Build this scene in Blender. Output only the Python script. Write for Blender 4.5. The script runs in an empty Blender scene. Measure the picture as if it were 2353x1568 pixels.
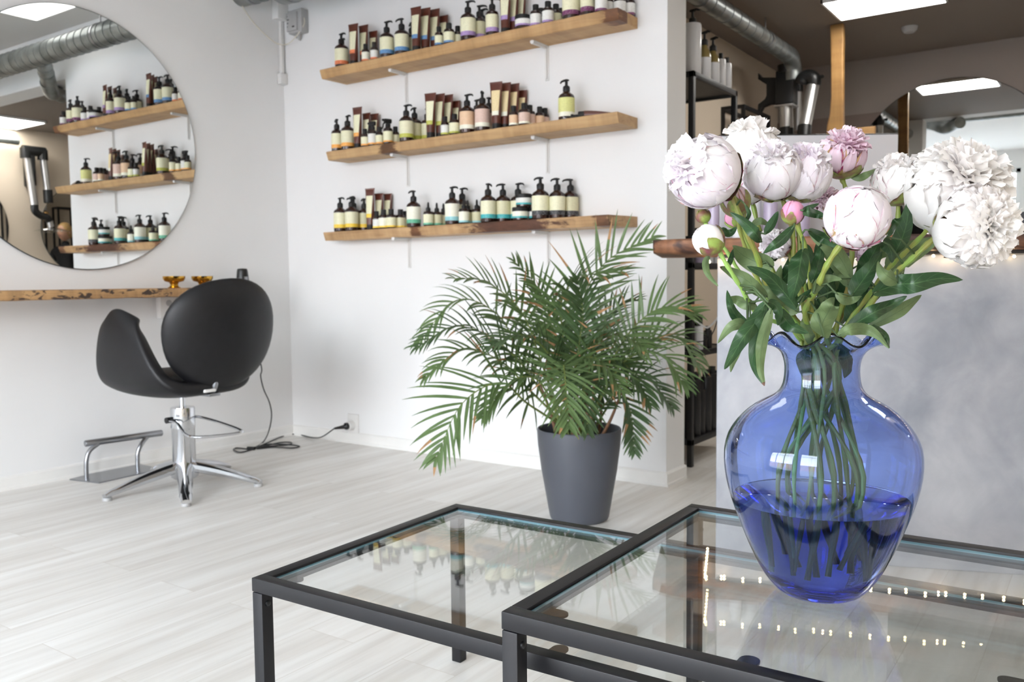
import bpy, bmesh, math, random
from mathutils import Vector, Matrix, Quaternion, noise as mnoise

# ------------------------------------------------------------------ camera, world, light, exposure
scene = bpy.context.scene
COL = scene.collection
FPX = 1993.1
CAM = Vector((4.2046, -3.6174, 0.95))
YAW, PITCH, ROLL = -0.6103, 0.0698, -0.0097
_F = Vector((math.sin(YAW)*math.cos(PITCH), math.cos(YAW)*math.cos(PITCH), -math.sin(PITCH)))
_R = Vector((math.cos(YAW), -math.sin(YAW), 0))
_U = _R.cross(_F)
_R2 = math.cos(ROLL)*_R + math.sin(ROLL)*_U
_U2 = -math.sin(ROLL)*_R + math.cos(ROLL)*_U
cd = bpy.data.cameras.new('camera')
cam = bpy.data.objects.new('camera', cd)
COL.objects.link(cam)
cam.matrix_world = Matrix(((_R2.x, _U2.x, -_F.x, CAM.x), (_R2.y, _U2.y, -_F.y, CAM.y), (_R2.z, _U2.z, -_F.z, CAM.z), (0, 0, 0, 1)))
cd.sensor_width = 36
cd.lens = FPX/2353*36
cd.clip_start = 0.02
cd.dof.use_dof = True
cd.dof.focus_distance = 1.30
cd.dof.aperture_fstop = 9.0
scene.camera = cam

scene.view_settings.view_transform = 'Standard'
scene.view_settings.look = 'None'
scene.view_settings.gamma = 1
scene.view_settings.use_curve_mapping = False
scene.view_settings.exposure = 0.08
scene.cycles.use_denoising = True
scene.cycles.max_bounces = 28
scene.cycles.diffuse_bounces = 6
scene.cycles.glossy_bounces = 8
scene.cycles.transmission_bounces = 26
scene.cycles.transparent_max_bounces = 24
scene.cycles.sample_clamp_indirect = 8

world = bpy.data.worlds.new('daylight')
scene.world = world
world.use_nodes = True
wn = world.node_tree
bg = wn.nodes['Background']
bg.inputs[1].default_value = 24.0
# hazy sky: brighter towards the horizon
_tc = wn.nodes.new('ShaderNodeTexCoord'); _sx = wn.nodes.new('ShaderNodeSeparateXYZ'); _cr = wn.nodes.new('ShaderNodeValToRGB')
_cr.color_ramp.elements[0].position = 0.05; _cr.color_ramp.elements[0].color = (0.97, 1.0, 1.035, 1)
_cr.color_ramp.elements[1].position = 0.75; _cr.color_ramp.elements[1].color = (0.38, 0.46, 0.58, 1)
wn.links.new(_tc.outputs['Generated'], _sx.inputs[0]); wn.links.new(_sx.outputs[2], _cr.inputs[0]); wn.links.new(_cr.outputs[0], bg.inputs[0])

def window_light(name, loc, sx, sz, power):
    """daylight entering one window opening of the front (rectangle of sky brightness just inside the glass, facing the room)"""
    l = bpy.data.lights.new(name, 'AREA')
    l.shape = 'RECTANGLE'; l.size = sx; l.size_y = sz; l.energy = power
    l.color = (0.93, 0.965, 1.0)
    o = bpy.data.objects.new(name, l); COL.objects.link(o)
    o.location = loc
    o.rotation_euler = Vector((0, 1, 0)).to_track_quat('-Z', 'Z').to_euler()
    l.cycles.is_portal = True
    return o
window_light('daylight_window', (1.65, -5.78, 1.5), 2.5, 2.3, 1)
window_light('daylight_window', (4.0, -5.78, 1.35), 1.3, 2.6, 1)

# ------------------------------------------------------------------ helpers
def at(x, y, D):
    """world point seen at photograph pixel x,y at distance D along the view axis"""
    return CAM + (_F + _R2*((x-1176.5)/FPX) - _U2*((y-784)/FPX))*D
def on_y(x, y, Y):
    d = _F + _R2*((x-1176.5)/FPX) - _U2*((y-784)/FPX)
    return CAM + d*((Y-CAM.y)/d.y)
def on_z(x, y, Z):
    d = _F + _R2*((x-1176.5)/FPX) - _U2*((y-784)/FPX)
    return CAM + d*((Z-CAM.z)/d.z)

def lin(h):
    h = h.lstrip('#')
    out = []
    for i in (0, 2, 4):
        c = int(h[i:i+2], 16)/255
        out.append(c/12.92 if c <= 0.04045 else ((c+0.055)/1.055)**2.4)
    return (out[0], out[1], out[2], 1)

class N:
    def __init__(s, name):
        s.m = bpy.data.materials.new(name); s.m.use_nodes = True
        s.t = s.m.node_tree; s.b = s.t.nodes['Principled BSDF']; s.out = s.t.nodes['Material Output']
    def n(s, typ, **k):
        x = s.t.nodes.new(typ)
        for a, v in k.items():
            if a in ('loc',): continue
            setattr(x, a, v)
        return x
    def l(s, a, b): s.t.links.new(a, b)
    def coord(s, kind='Object', scale=(1, 1, 1), rot=(0, 0, 0)):
        tc = s.n('ShaderNodeTexCoord'); mp = s.n('ShaderNodeMapping')
        mp.inputs['Scale'].default_value = scale; mp.inputs['Rotation'].default_value = rot
        s.l(tc.outputs[kind], mp.inputs[0]); return mp.outputs[0]
    def noise(s, vec, scale=5, detail=3, rough=.5, dist=0):
        x = s.n('ShaderNodeTexNoise'); x.inputs['Scale'].default_value = scale; x.inputs['Detail'].default_value = detail
        x.inputs['Roughness'].default_value = rough; x.inputs['Distortion'].default_value = dist
        s.l(vec, x.inputs['Vector']); return x.outputs['Fac']
    def ramp(s, fac, stops):
        r = s.n('ShaderNodeValToRGB'); e = r.color_ramp.elements
        while len(e) < len(stops): e.new(.5)
        for i, (p, c) in enumerate(stops):
            e[i].position = p; e[i].color = c if len(c) == 4 else (*c, 1)
        s.l(fac, r.inputs[0]); return r.outputs[0]
    def mix(s, fac, a, b, mode='MIX'):
        x = s.n('ShaderNodeMix', data_type='RGBA', blend_type=mode)
        if isinstance(fac, (int, float)): x.inputs[0].default_value = fac
        else: s.l(fac, x.inputs[0])
        for v, i in ((a, 6), (b, 7)):
            if isinstance(v, tuple): x.inputs[i].default_value = v
            else: s.l(v, x.inputs[i])
        return x.outputs[2]
    def base(s, c):
        if isinstance(c, tuple): s.b.inputs['Base Color'].default_value = c
        else: s.l(c, s.b.inputs['Base Color'])
    def bump(s, h, strength=.2, dist=.01):
        x = s.n('ShaderNodeBump'); x.inputs['Strength'].default_value = strength; x.inputs['Distance'].default_value = dist
        s.l(h, x.inputs['Height']); s.l(x.outputs[0], s.b.inputs['Normal'])
    def set(s, **k):
        for a, v in k.items(): s.b.inputs[a.replace('_', ' ')].default_value = v
        return s

def plain(name, hexc, rough=.5, metal=0, noise=.06, nscale=12, spec=.5, bump=0):
    n = N(name); c = lin(hexc)
    v = n.coord()
    f = n.noise(v, nscale, 3)
    lo = tuple(x*(1-noise) for x in c[:3])+(1,); hi = tuple(min(1, x*(1+noise)) for x in c[:3])+(1,)
    n.base(n.ramp(f, [(.3, lo), (.7, hi)]))
    n.set(Roughness=rough, Metallic=metal)
    n.b.inputs['Specular IOR Level'].default_value = spec
    if bump: n.bump(f, bump, .003)
    return n.m

def wall_mat(name, hexc, smudge=True):
    n = N(name); c = lin(hexc); v = n.coord('Object')
    f = n.noise(v, 1.3, 4)
    col = n.ramp(f, [(.35, tuple(x*.965 for x in c[:3])), (.7, c)])
    n.base(col); n.set(Roughness=.75)
    n.b.inputs['Specular IOR Level'].default_value = .25
    n.bump(n.noise(v, 60, 4, .6), .06, .004)
    return n.m

def floor_mat():
    n = N('pale_wood_floor'); tc = n.n('ShaderNodeTexCoord')
    mp = n.n('ShaderNodeMapping'); mp.inputs['Rotation'].default_value = (0, 0, math.radians(90)); n.l(tc.outputs['Object'], mp.inputs[0])
    br = n.n('ShaderNodeTexBrick'); br.offset = .37
    br.inputs['Scale'].default_value = 1; br.inputs['Brick Width'].default_value = 1.25; br.inputs['Row Height'].default_value = .172
    br.inputs['Mortar Size'].default_value = .0012; br.inputs['Mortar Smooth'].default_value = .3
    br.inputs['Color1'].default_value = (0, 0, 0, 1); br.inputs['Color2'].default_value = (1, 1, 1, 1); br.inputs['Mortar'].default_value = (.5, .5, .5, 1)
    n.l(mp.outputs[0], br.inputs['Vector'])
    st = n.n('ShaderNodeMapping'); st.inputs['Scale'].default_value = (26, 1.3, 1); n.l(tc.outputs['Object'], st.inputs[0])
    off = n.n('ShaderNodeVectorMath', operation='MULTIPLY_ADD'); off.inputs[1].default_value = (7, 9, 3)
    n.l(br.outputs['Color'], off.inputs[0]); n.l(st.outputs[0], off.inputs[2])
    g = n.noise(off.outputs[0], 1.0, 6, .62, .6)
    st2 = n.n('ShaderNodeMapping'); st2.inputs['Scale'].default_value = (9, .7, 1); n.l(tc.outputs['Object'], st2.inputs[0])
    off2 = n.n('ShaderNodeVectorMath', operation='MULTIPLY_ADD'); off2.inputs[1].default_value = (5, 4, 3)
    n.l(br.outputs['Color'], off2.inputs[0]); n.l(st2.outputs[0], off2.inputs[2])
    g2 = n.noise(off2.outputs[0], 1.0, 3, .5, 1.2)
    c1 = n.ramp(g, [(.32, lin('#c3beb7')), (.52, lin('#dad7d2')), (.72, lin('#e6e5e2'))])
    c2 = n.ramp(g2, [(.3, lin('#cbc5bd')), (.65, lin('#e9e8e5'))])
    c = n.mix(.5, c1, c2)
    tone = n.mix(.12, c, br.outputs['Color'], 'SOFT_LIGHT')
    seam = n.mix(br.outputs['Fac'], tone, lin('#c9c3ba'))
    n.base(seam); n.set(Roughness=.34)
    n.l(n.ramp(g, [(.3, (.42, .42, .42)), (.8, (.3, .3, .3))]), n.b.inputs['Roughness'])
    n.bump(br.outputs['Fac'], -.15, .002)
    return n.m

def wood_mat(name, base='#b98d5a', dark='#7d5633', light='#d0a872', along='X', stops=None, blotch=.5, bark=None, patches=()):
    n = N(name)
    sc = {'X': (1.2, 12, 22), 'Y': (12, 1.2, 22), 'Z': (14, 14, 1.0)}[along]
    v = n.coord('Object', sc)
    g = n.noise(v, 1.6, 6, .6, .8)
    c = n.ramp(g, [(.25, lin(dark)), (.45, lin(base)), (.7, lin(light))])
    # vertical saw marks
    sc2 = {'X': (9, 1, 1), 'Y': (1, 9, 1), 'Z': (1, 1, 5)}[along]
    v2 = n.coord('Object', sc2)
    s2 = n.noise(v2, 1.7, 3, .6)
    c = n.mix(blotch*.75, c, n.ramp(s2, [(.3, lin(dark)), (.5, lin(base)), (.62, lin(light))]))
    if bark:
        v3 = n.coord('Object', {'X': (1.7, 4, 4), 'Y': (4, 1.7, 4), 'Z': (3, 3, 2)}[along])
        b = n.noise(v3, bark[1], 4, .6, .5)
        c = n.mix(n.ramp(b, [(bark[2], (0, 0, 0)), (bark[2]+.05, (1, 1, 1))]), c, lin(bark[0]))
    # dark bark / knots left on the live edge: (centre x, half length, colour)
    for cx, hl, pc in patches:
        sp = n.n('ShaderNodeSeparateXYZ'); n.l(n.coord('Object'), sp.inputs[0])
        d = n.n('ShaderNodeMath', operation='SUBTRACT'); d.inputs[1].default_value = cx; n.l(sp.outputs[0], d.inputs[0])
        a = n.n('ShaderNodeMath', operation='ABSOLUTE'); n.l(d.outputs[0], a.inputs[0])
        q = n.n('ShaderNodeMath', operation='DIVIDE'); q.inputs[1].default_value = hl; n.l(a.outputs[0], q.inputs[0])
        nz = n.noise(n.coord('Object', (9, 6, 30)), 1.5, 5, .65, .6)
        ad = n.n('ShaderNodeMath', operation='ADD'); n.l(q.outputs[0], ad.inputs[0]); n.l(nz, ad.inputs[1])
        mx = n.ramp(ad.outputs[0], [(.0, (1, 1, 1)), (.98, (1, 1, 1)), (1.0, (.0, .0, .0))]) if hl > 10 else n.ramp(ad.outputs[0], [(.80, (1, 1, 1)), (1.0, (0, 0, 0))])
        yf = n.n('ShaderNodeMath', operation='LESS_THAN'); yf.inputs[1].default_value = -.10; n.l(sp.outputs[1], yf.inputs[0])
        mm = n.n('ShaderNodeMath', operation='MULTIPLY'); n.l(mx, mm.inputs[0]); n.l(yf.outputs[0], mm.inputs[1])
        c = n.mix(mm.outputs[0], c, n.ramp(nz, [(.35, lin(pc)), (.7, tuple(min(1, v_*1.9) for v_ in lin(pc)[:3]))]))
    n.base(c); n.set(Roughness=.55)
    n.bump(g, .25, .003)
    return n.m

def clear_pane(name, tint=(.93, .97, .955, 1), rough=0.0):
    """window / table glass: transparent with fresnel mirror reflection"""
    n = N(name); n.t.nodes.remove(n.b)
    tr = n.n('ShaderNodeBsdfTransparent'); tr.inputs[0].default_value = tint
    gl = n.n('ShaderNodeBsdfGlossy'); gl.inputs['Roughness'].default_value = rough; gl.inputs[0].default_value = (1, 1, 1, 1)
    # same air-to-glass reflectance on both faces of the pane
    ge = n.n('ShaderNodeNewGeometry'); io = n.n('ShaderNodeMapRange'); io.inputs[3].default_value = 1.5; io.inputs[4].default_value = 1/1.5
    n.l(ge.outputs['Backfacing'], io.inputs[0])
    fr = n.n('ShaderNodeFresnel'); n.l(io.outputs[0], fr.inputs[0])
    mx = n.n('ShaderNodeMixShader')
    n.l(fr.outputs[0], mx.inputs[0]); n.l(tr.outputs[0], mx.inputs[1]); n.l(gl.outputs[0], mx.inputs[2]); n.l(mx.outputs[0], n.out.inputs[0])
    return n.m

def emit(name, col, st):
    n = N(name); n.set(Roughness=.4)
    n.base((.9, .9, .9, 1))
    n.b.inputs['Emission Color'].default_value = col
    n.b.inputs['Emission Strength'].default_value = st
    return n.m

def label_mat(name, hexc, ink='#4a4a40', seed=0.0):
    """printed label: small rows of unreadable fine print"""
    n = N(name); c = lin(hexc)
    v = n.coord('Object', (900, 900, 1))
    f = n.noise(n.coord('Object', (380, 380, 230)), 1.0, 1)
    rows = n.n('ShaderNodeTexWave', wave_type='BANDS', bands_direction='Z'); rows.inputs['Scale'].default_value = 52
    n.l(n.coord('Object'), rows.inputs['Vector'])
    m = n.n('ShaderNodeMath', operation='MULTIPLY')
    n.l(n.ramp(f, [(.5, (0, 0, 0)), (.56, (1, 1, 1))]), m.inputs[0]); n.l(n.ramp(rows.outputs['Fac'], [(.75, (0, 0, 0)), (.85, (1, 1, 1))]), m.inputs[1])
    m2 = n.n('ShaderNodeMath', operation='MULTIPLY'); m2.inputs[1].default_value = .38; n.l(m.outputs[0], m2.inputs[0])
    n.base(n.mix(m2.outputs[0], c, lin(ink))); n.set(Roughness=.55)
    return n.m

M = {}
M['wall'] = wall_mat('white_wall_paint', '#e7e7e7')
M['wall_beige'] = wall_mat('beige_wall_paint', '#cdbfad')
M['wall_grey'] = wall_mat('taupe_wall_paint', '#8f8680')
M['wall_brown'] = wall_mat('brown_wall_paint', '#7a6c65')
M['ceiling'] = wall_mat('ceiling_paint', '#cfccc8')
M['ceiling_dark'] = wall_mat('grey_ceiling_paint', '#857b73')
M['trim'] = plain('white_gloss_trim', '#e6e5e2', .4, noise=.02)
M['floor'] = floor_mat()
M['black_metal'] = plain('black_powder_coat', '#0f0f13', .46, noise=.15, nscale=300, spec=.42)
M['black_shelf'] = plain('black_shelf_metal', '#161618', .5, noise=.1)
M['table_glass'] = clear_pane('table_glass', (.955, .97, .965, 1))
M['glass_edge'] = plain('glass_edge', '#5f8794', .15, noise=.05)
M['window_glass'] = clear_pane('window_glass', (.98, .99, .99, 1))
M['wood1'] = wood_mat('oak_shelf_top', '#b58f60', '#8d6b45', '#c6a273', patches=((2.36, .13, '#5c3a20'),))
M['wood2'] = wood_mat('oak_shelf_middle', '#b39065', '#8f6f4b', '#c8a678', patches=((1.0, .16, '#523720'),))
M['wood3'] = wood_mat('oak_shelf_bottom', '#b59269', '#84603e', '#cba97f', patches=((1.80, .62, '#4a2f22'), (1.17, .09, '#5f3f28'), (2.31, .10, '#5a3d28')))
M['wood_ledge'] = wood_mat('oak_ledge', '#a98258', '#4c3927', '#c09a6c', along='Y', bark=('#43332a', 9.5, .54))
M['wood_counter'] = wood_mat('walnut_counter', '#7a5138', '#3b2419', '#a06f4c', bark=('#3a2218', 1.6, .5))
M['wood_post'] = wood_mat('golden_post', '#8d6838', '#4a3420', '#a27d4a', along='Z')
M['white_plastic'] = plain('white_plastic', '#dedddb', .4, noise=.02)
M['grey_plastic'] = plain('grey_plastic', '#a9a9a9', .5, noise=.03)
M['black_plastic'] = plain('black_plastic', '#121314', .38, noise=.1)
M['black_matte'] = plain('black_matte', '#0e0e0f', .6, noise=.1)
M['chrome'] = plain('chrome', '#d6d8dc', .08, 1, noise=.01)
M['steel'] = plain('brushed_steel', '#9c9ea2', .3, 1, noise=.05)
M['alu'] = plain('anodised_aluminium', '#c9c8c6', .35, .9, noise=.04)
M['brass'] = plain('brass', '#c79a3e', .14, 1, noise=.04)
M['mirror'] = plain('mirror_silver', '#eef0ef', .0, 1, noise=0)
M['mirror_edge'] = plain('mirror_edge', '#50565a', .25, .6, noise=.05)
M['pot'] = plain('anthracite_plastic', '#4e5159', .42, noise=.03)
M['soil'] = plain('potting_soil', '#2b211b', .95, noise=.5, nscale=80, bump=.6)
M['leather'] = None
n = N('black_leather'); v = n.coord('Object'); n.base(n.ramp(n.noise(v, 30, 3), [(.3, lin('#101012')), (.7, lin('#151518'))])); n.set(Roughness=.46); n.b.inputs['Specular IOR Level'].default_value = .38
vo = n.n('ShaderNodeTexVoronoi'); vo.inputs['Scale'].default_value = 420; n.l(v, vo.inputs['Vector']); n.bump(vo.outputs['Distance'], .08, .001); M['leather'] = n.m

def duct_mat():
    n = N('galvanised_duct'); v = n.coord('Object')
    f = n.noise(v, 9, 4, .6)
    n.base(n.ramp(f, [(.3, lin('#767b7a')), (.7, lin('#a3a7a6'))])); n.set(Metallic=.8, Roughness=.38)
    return n.m
M['duct'] = duct_mat()

def concrete_mat():
    n = N('grey_troweled_plaster'); v = n.coord('Object')
    a = n.noise(v, 2.2, 4, .55, .7); b = n.noise(v, 6, 6, .62, .5); d = n.noise(v, 1.2, 3, .5, .8)
    c = n.ramp(a, [(.34, lin('#7f838c')), (.5, lin('#9b9da3')), (.66, lin('#adaeb2'))])
    c = n.mix(.25, c, n.ramp(b, [(.33, lin('#7d818a')), (.5, lin('#a0a2a7')), (.68, lin('#c4c5c8'))]))
    c = n.mix(n.ramp(d, [(.55, (0, 0, 0)), (.66, (.5, .5, .5))]), c, lin('#868a93'))
    n.base(c); n.set(Roughness=.45)
    n.bump(b, .2, .004)
    return n.m
M['concrete'] = concrete_mat()

def leaf_mat(name, top, vein, rough=.42, trans=.25, scale=1.0):
    n = N(name)
    uv = n.n('ShaderNodeUVMap'); sp = n.n('ShaderNodeSeparateXYZ'); n.l(uv.outputs[0], sp.inputs[0])
    # side veins: bands of  v - |u|*k
    ab = n.n('ShaderNodeMath', operation='ABSOLUTE'); n.l(sp.outputs[0], ab.inputs[0])
    k = n.n('ShaderNodeMath', operation='MULTIPLY_ADD'); k.inputs[1].default_value = -.18; n.l(ab.outputs[0], k.inputs[0]); n.l(sp.outputs[1], k.inputs[2])
    sn = n.n('ShaderNodeMath', operation='MULTIPLY'); sn.inputs[1].default_value = 44; n.l(k.outputs[0], sn.inputs[0])
    si = n.n('ShaderNodeMath', operation='SINE'); n.l(sn.outputs[0], si.inputs[0])
    vb = n.ramp(si.outputs[0], [(.93, (0, 0, 0)), (1, (.5, .5, .5))])
    mr = n.ramp(ab.outputs[0], [(.0, (1, 1, 1)), (.07, (0, 0, 0))])
    mx = n.n('ShaderNodeMath', operation='MAXIMUM'); n.l(vb, mx.inputs[0]); n.l(mr, mx.inputs[1])
    f = n.noise(n.coord('Object'), 40*scale, 3)
    t = lin(top)
    c = n.ramp(f, [(.3, tuple(x*.78 for x in t[:3])), (.7, tuple(min(1, x*1.15) for x in t[:3]))])
    c = n.mix(mx.outputs[0], c, lin(vein))
    n.base(c); n.set(Roughness=rough)
    n.bump(mx.outputs[0], -.25, .002)
    tl = n.n('ShaderNodeBsdfTranslucent'); n.l(c, tl.inputs[0]); ms = n.n('ShaderNodeMixShader'); ms.inputs[0].default_value = trans
    n.l(n.b.outputs[0], ms.inputs[1]); n.l(tl.outputs[0], ms.inputs[2]); n.l(ms.outputs[0], n.out.inputs[0])
    return n.m
M['leaf_dark'] = leaf_mat('peony_leaf_upper', '#31502f', '#54754a', .36)
M['leaf_light'] = leaf_mat('peony_leaf_under', '#6d8257', '#566c47', .5)
M['leaf_brown'] = plain('withered_leaf_tip', '#5b4030', .7, noise=.3, nscale=60)
M['palm'] = leaf_mat('palm_leaflet', '#60794a', '#728a58', .4, .3, .5)
M['palm_dark'] = leaf_mat('palm_leaflet_dark', '#4c6440', '#5e7650', .4, .3, .5)
M['palm_dry'] = plain('dry_palm_tip', '#9a7650', .7, noise=.25, nscale=40)
M['palm_stem'] = plain('palm_stem', '#6f7d3f', .5, noise=.2, nscale=20)
M['palm_cane'] = plain('palm_cane', '#7b5a41', .6, noise=.3, nscale=30)

def stem_mat():
    n = N('peony_stem'); f = n.noise(n.coord('Object', (60, 60, 14)), 1, 3)
    n.base(n.ramp(f, [(.35, lin('#7d9a45')), (.6, lin('#86863f')), (.75, lin('#8a5f3a'))])); n.set(Roughness=.45); return n.m
M['stem'] = stem_mat()
M['stem_green'] = plain('pale_green_stem', '#8fb35c', .45, noise=.1, nscale=60)

def petal_mat(name, white, tint, soft):
    """petal pigment: 'tint' attribute says where the flower carries its magenta streaks"""
    n = N(name)
    at_ = n.n('ShaderNodeAttribute', attribute_name='tint')
    uv = n.n('ShaderNodeUVMap'); mp = n.n('ShaderNodeMapping'); mp.inputs['Scale'].default_value = (6, 1.6, 1); n.l(uv.outputs[0], mp.inputs[0])
    s = n.noise(mp.outputs[0], 2.6, 5, .75, .8)
    ad = n.n('ShaderNodeMath', operation='ADD'); n.l(at_.outputs['Fac'], ad.inputs[0]); n.l(s, ad.inputs[1])
    k = n.ramp(ad.outputs[0], [(.70, (0, 0, 0)), (.92, (1, 1, 1))])
    f = n.noise(n.coord('Object'), 16, 3)
    c = n.ramp(f, [(.35, lin(white)), (.7, lin(soft))])
    c = n.mix(k, c, lin(tint))
    p2 = n.noise(n.coord('Object'), 42, 3, .6)
    a2 = n.n('ShaderNodeMath', operation='MULTIPLY_ADD'); a2.inputs[1].default_value = .9; n.l(p2, a2.inputs[0]); n.l(at_.outputs['Fac'], a2.inputs[2])
    k2 = n.ramp(a2.outputs[0], [(.78, (0, 0, 0)), (.92, (.8, .8, .8))])
    c = n.mix(k2, c, n.ramp(p2, [(.42, lin(tint)), (.55, lin('#c9b46e' if name != 'rose_bud_petal' else tint))]))
    n.base(c); n.set(Roughness=.55)
    n.b.inputs['Specular IOR Level'].default_value = .3
    n.bump(s, .12, .0015)
    tl = n.n('ShaderNodeBsdfTranslucent'); n.l(c, tl.inputs[0]); ms = n.n('ShaderNodeMixShader'); ms.inputs[0].default_value = .32
    n.l(n.b.outputs[0], ms.inputs[1]); n.l(tl.outputs[0], ms.inputs[2]); n.l(ms.outputs[0], n.out.inputs[0])
    return n.m
M['petal_white'] = petal_mat('white_petal', '#fcfafa', '#b8437f', '#f6eef5')
M['petal_cream'] = petal_mat('creamy_white_petal', '#fdfbf8', '#c06a96', '#f8f4f3')
M['petal_pink'] = petal_mat('pink_petal', '#f6e6ef', '#9b2f66', '#edd0e0')
M['petal_rose'] = petal_mat('rose_bud_petal', '#e58fb8', '#b02a6c', '#f6d6e5')
n = N('bud_sepal'); f = n.noise(n.coord('Object'), 55, 3); n.base(n.ramp(f, [(.38, lin('#8aa04c')), (.52, lin('#7c6a42')), (.66, lin('#7c3a4c'))])); n.set(Roughness=.45); M['sepal'] = n.m

def glass_blue():
    n = N('cobalt_glass')
    n.set(Roughness=0.0, IOR=1.45); n.b.inputs['Transmission Weight'].default_value = 1
    n.base((.57, .69, .985, 1))
    va = n.n('ShaderNodeVolumeAbsorption'); va.inputs['Color'].default_value = (.28, .38, .97, 1); va.inputs['Density'].default_value = 24
    n.l(va.outputs[0], n.out.inputs['Volume'])
    return n.m
M['vase'] = glass_blue()
n = N('vase_water'); n.set(Roughness=0, IOR=1.33); n.b.inputs['Transmission Weight'].default_value = 1; n.base((.93, .96, 1, 1))
va = n.n('ShaderNodeVolumeAbsorption'); va.inputs['Color'].default_value = (.05, .12, .66, 1); va.inputs['Density'].default_value = 12; n.l(va.outputs[0], n.out.inputs['Volume'])
M['water'] = n.m

# ------------------------------------------------------------------ mesh builder
class MB:
    def __init__(s): s.v = []; s.f = []; s.m = []; s.uv = {}; s.tint = {}; s.sm = []
    def add(s, vs, fs, mi=0, smooth=True, uvs=None, tint=None):
        b = len(s.v)
        s.v += [Vector(p) for p in vs]
        if uvs:
            for i, q in enumerate(uvs): s.uv[b+i] = q
        if tint:
            for i, q in enumerate(tint): s.tint[b+i] = q
        for f in fs:
            s.f.append([b+i for i in f]); s.m.append(mi); s.sm.append(smooth)
        return s
    def box(s, lo, hi, mi=0, mat=None, bev=0):
        x0, y0, z0 = lo; x1, y1, z1 = hi
        if bev > 0:
            bm = bmesh.new(); bmesh.ops.create_cube(bm, size=1)
            for v in bm.verts: v.co = Vector(((x0+x1)/2+v.co.x*(x1-x0), (y0+y1)/2+v.co.y*(y1-y0), (z0+z1)/2+v.co.z*(z1-z0)))
            bmesh.ops.bevel(bm, geom=bm.edges[:], offset=bev, segments=2, profile=.5, affect='EDGES')
            vs = [v.co.copy() for v in bm.verts]; bm.verts.index_update(); fs = [[v.index for v in f.verts] for f in bm.faces]; bm.free()
            if mat: vs = [mat @ p for p in vs]
            return s.add(vs, fs, mi, True)
        vs = [Vector(p) for p in ((x0, y0, z0), (x1, y0, z0), (x1, y1, z0), (x0, y1, z0), (x0, y0, z1), (x1, y0, z1), (x1, y1, z1), (x0, y1, z1))]
        if mat: vs = [mat @ p for p in vs]
        return s.add(vs, [(0, 3, 2, 1), (4, 5, 6, 7), (0, 1, 5, 4), (1, 2, 6, 5), (2, 3, 7, 6), (3, 0, 4, 7)], mi, False)
    def lathe(s, prof, seg=24, mi=0, mat=None, smooth=True, fn=None):
        vs = []; fs = []; k = len(prof)
        for j in range(seg):
            a = 2*math.pi*j/seg
            for i, (r, z) in enumerate(prof):
                p = Vector((r*math.cos(a), r*math.sin(a), z))
                if fn: p = fn(p, i, a)
                vs.append(mat @ p if mat else p)
        for j in range(seg):
            for i in range(k-1):
                a, b = j*k+i, ((j+1) % seg)*k+i
                fs.append((a, b, b+1, a+1))
        # weld poles
        s.add(vs, fs, mi, smooth); return s
    def tube(s, pts, rad, seg=8, mi=0, caps=True, smooth=True, flat=1.0, up=None):
        pts = [Vector(p) for p in pts]; n = len(pts)
        if not isinstance(rad, (list, tuple)): rad = [rad]*n
        vs = []; fs = []; uvs = []
        t0 = (pts[1]-pts[0]).normalized()
        u = Vector(up) if up else (Vector((0, 0, 1)) if abs(t0.z) < .9 else Vector((1, 0, 0)))
        for i in range(n):
            t = (pts[min(i+1, n-1)]-pts[max(i-1, 0)]).normalized()
            u = (u - t*u.dot(t)).normalized(); w = t.cross(u)
            for j in range(seg):
                a = 2*math.pi*j/seg
                vs.append(pts[i] + (u*math.cos(a)*flat + w*math.sin(a))*rad[i])
        for i in range(n-1):
            for j in range(seg):
                fs.append((i*seg+j, i*seg+(j+1) % seg, (i+1)*seg+(j+1) % seg, (i+1)*seg+j))
        if caps:
            fs.append(tuple(range(seg-1, -1, -1))); fs.append(tuple((n-1)*seg+j for j in range(seg)))
        s.add(vs, fs, mi, smooth); return s
    def sphere(s, c, r, seg=12, rings=8, mi=0, mat=None):
        if not isinstance(r, (tuple, list)): r = (r, r, r)
        vs = [Vector((0, 0, -1))]; fs = []
        for i in range(1, rings):
            th = -math.pi/2+math.pi*i/rings
            for j in range(seg):
                a = 2*math.pi*j/seg; vs.append(Vector((math.cos(th)*math.cos(a), math.cos(th)*math.sin(a), math.sin(th))))
        vs.append(Vector((0, 0, 1)))
        for j in range(seg): fs.append((0, 1+(j+1) % seg, 1+j))
        for i in range(rings-2):
            for j in range(seg): fs.append((1+i*seg+j, 1+i*seg+(j+1) % seg, 1+(i+1)*seg+(j+1) % seg, 1+(i+1)*seg+j))
        L = len(vs)-1
        for j in range(seg): fs.append((L, 1+(rings-2)*seg+j, 1+(rings-2)*seg+(j+1) % seg))
        c = Vector(c)
        vs = [Vector((p.x*r[0], p.y*r[1], p.z*r[2])) for p in vs]
        if mat: vs = [mat @ p for p in vs]
        s.add([c+p for p in vs], fs, mi, True); return s
    def prism(s, poly, z0, z1, mi=0, mat=None, smooth=False):
        k = len(poly)
        vs = [Vector((x, y, z0)) for x, y in poly]+[Vector((x, y, z1)) for x, y in poly]
        if mat: vs = [mat @ p for p in vs]
        fs = [tuple(range(k-1, -1, -1)), tuple(range(k, 2*k))]+[(i, (i+1) % k, k+(i+1) % k, k+i) for i in range(k)]
        return s.add(vs, fs, mi, smooth)
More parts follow.
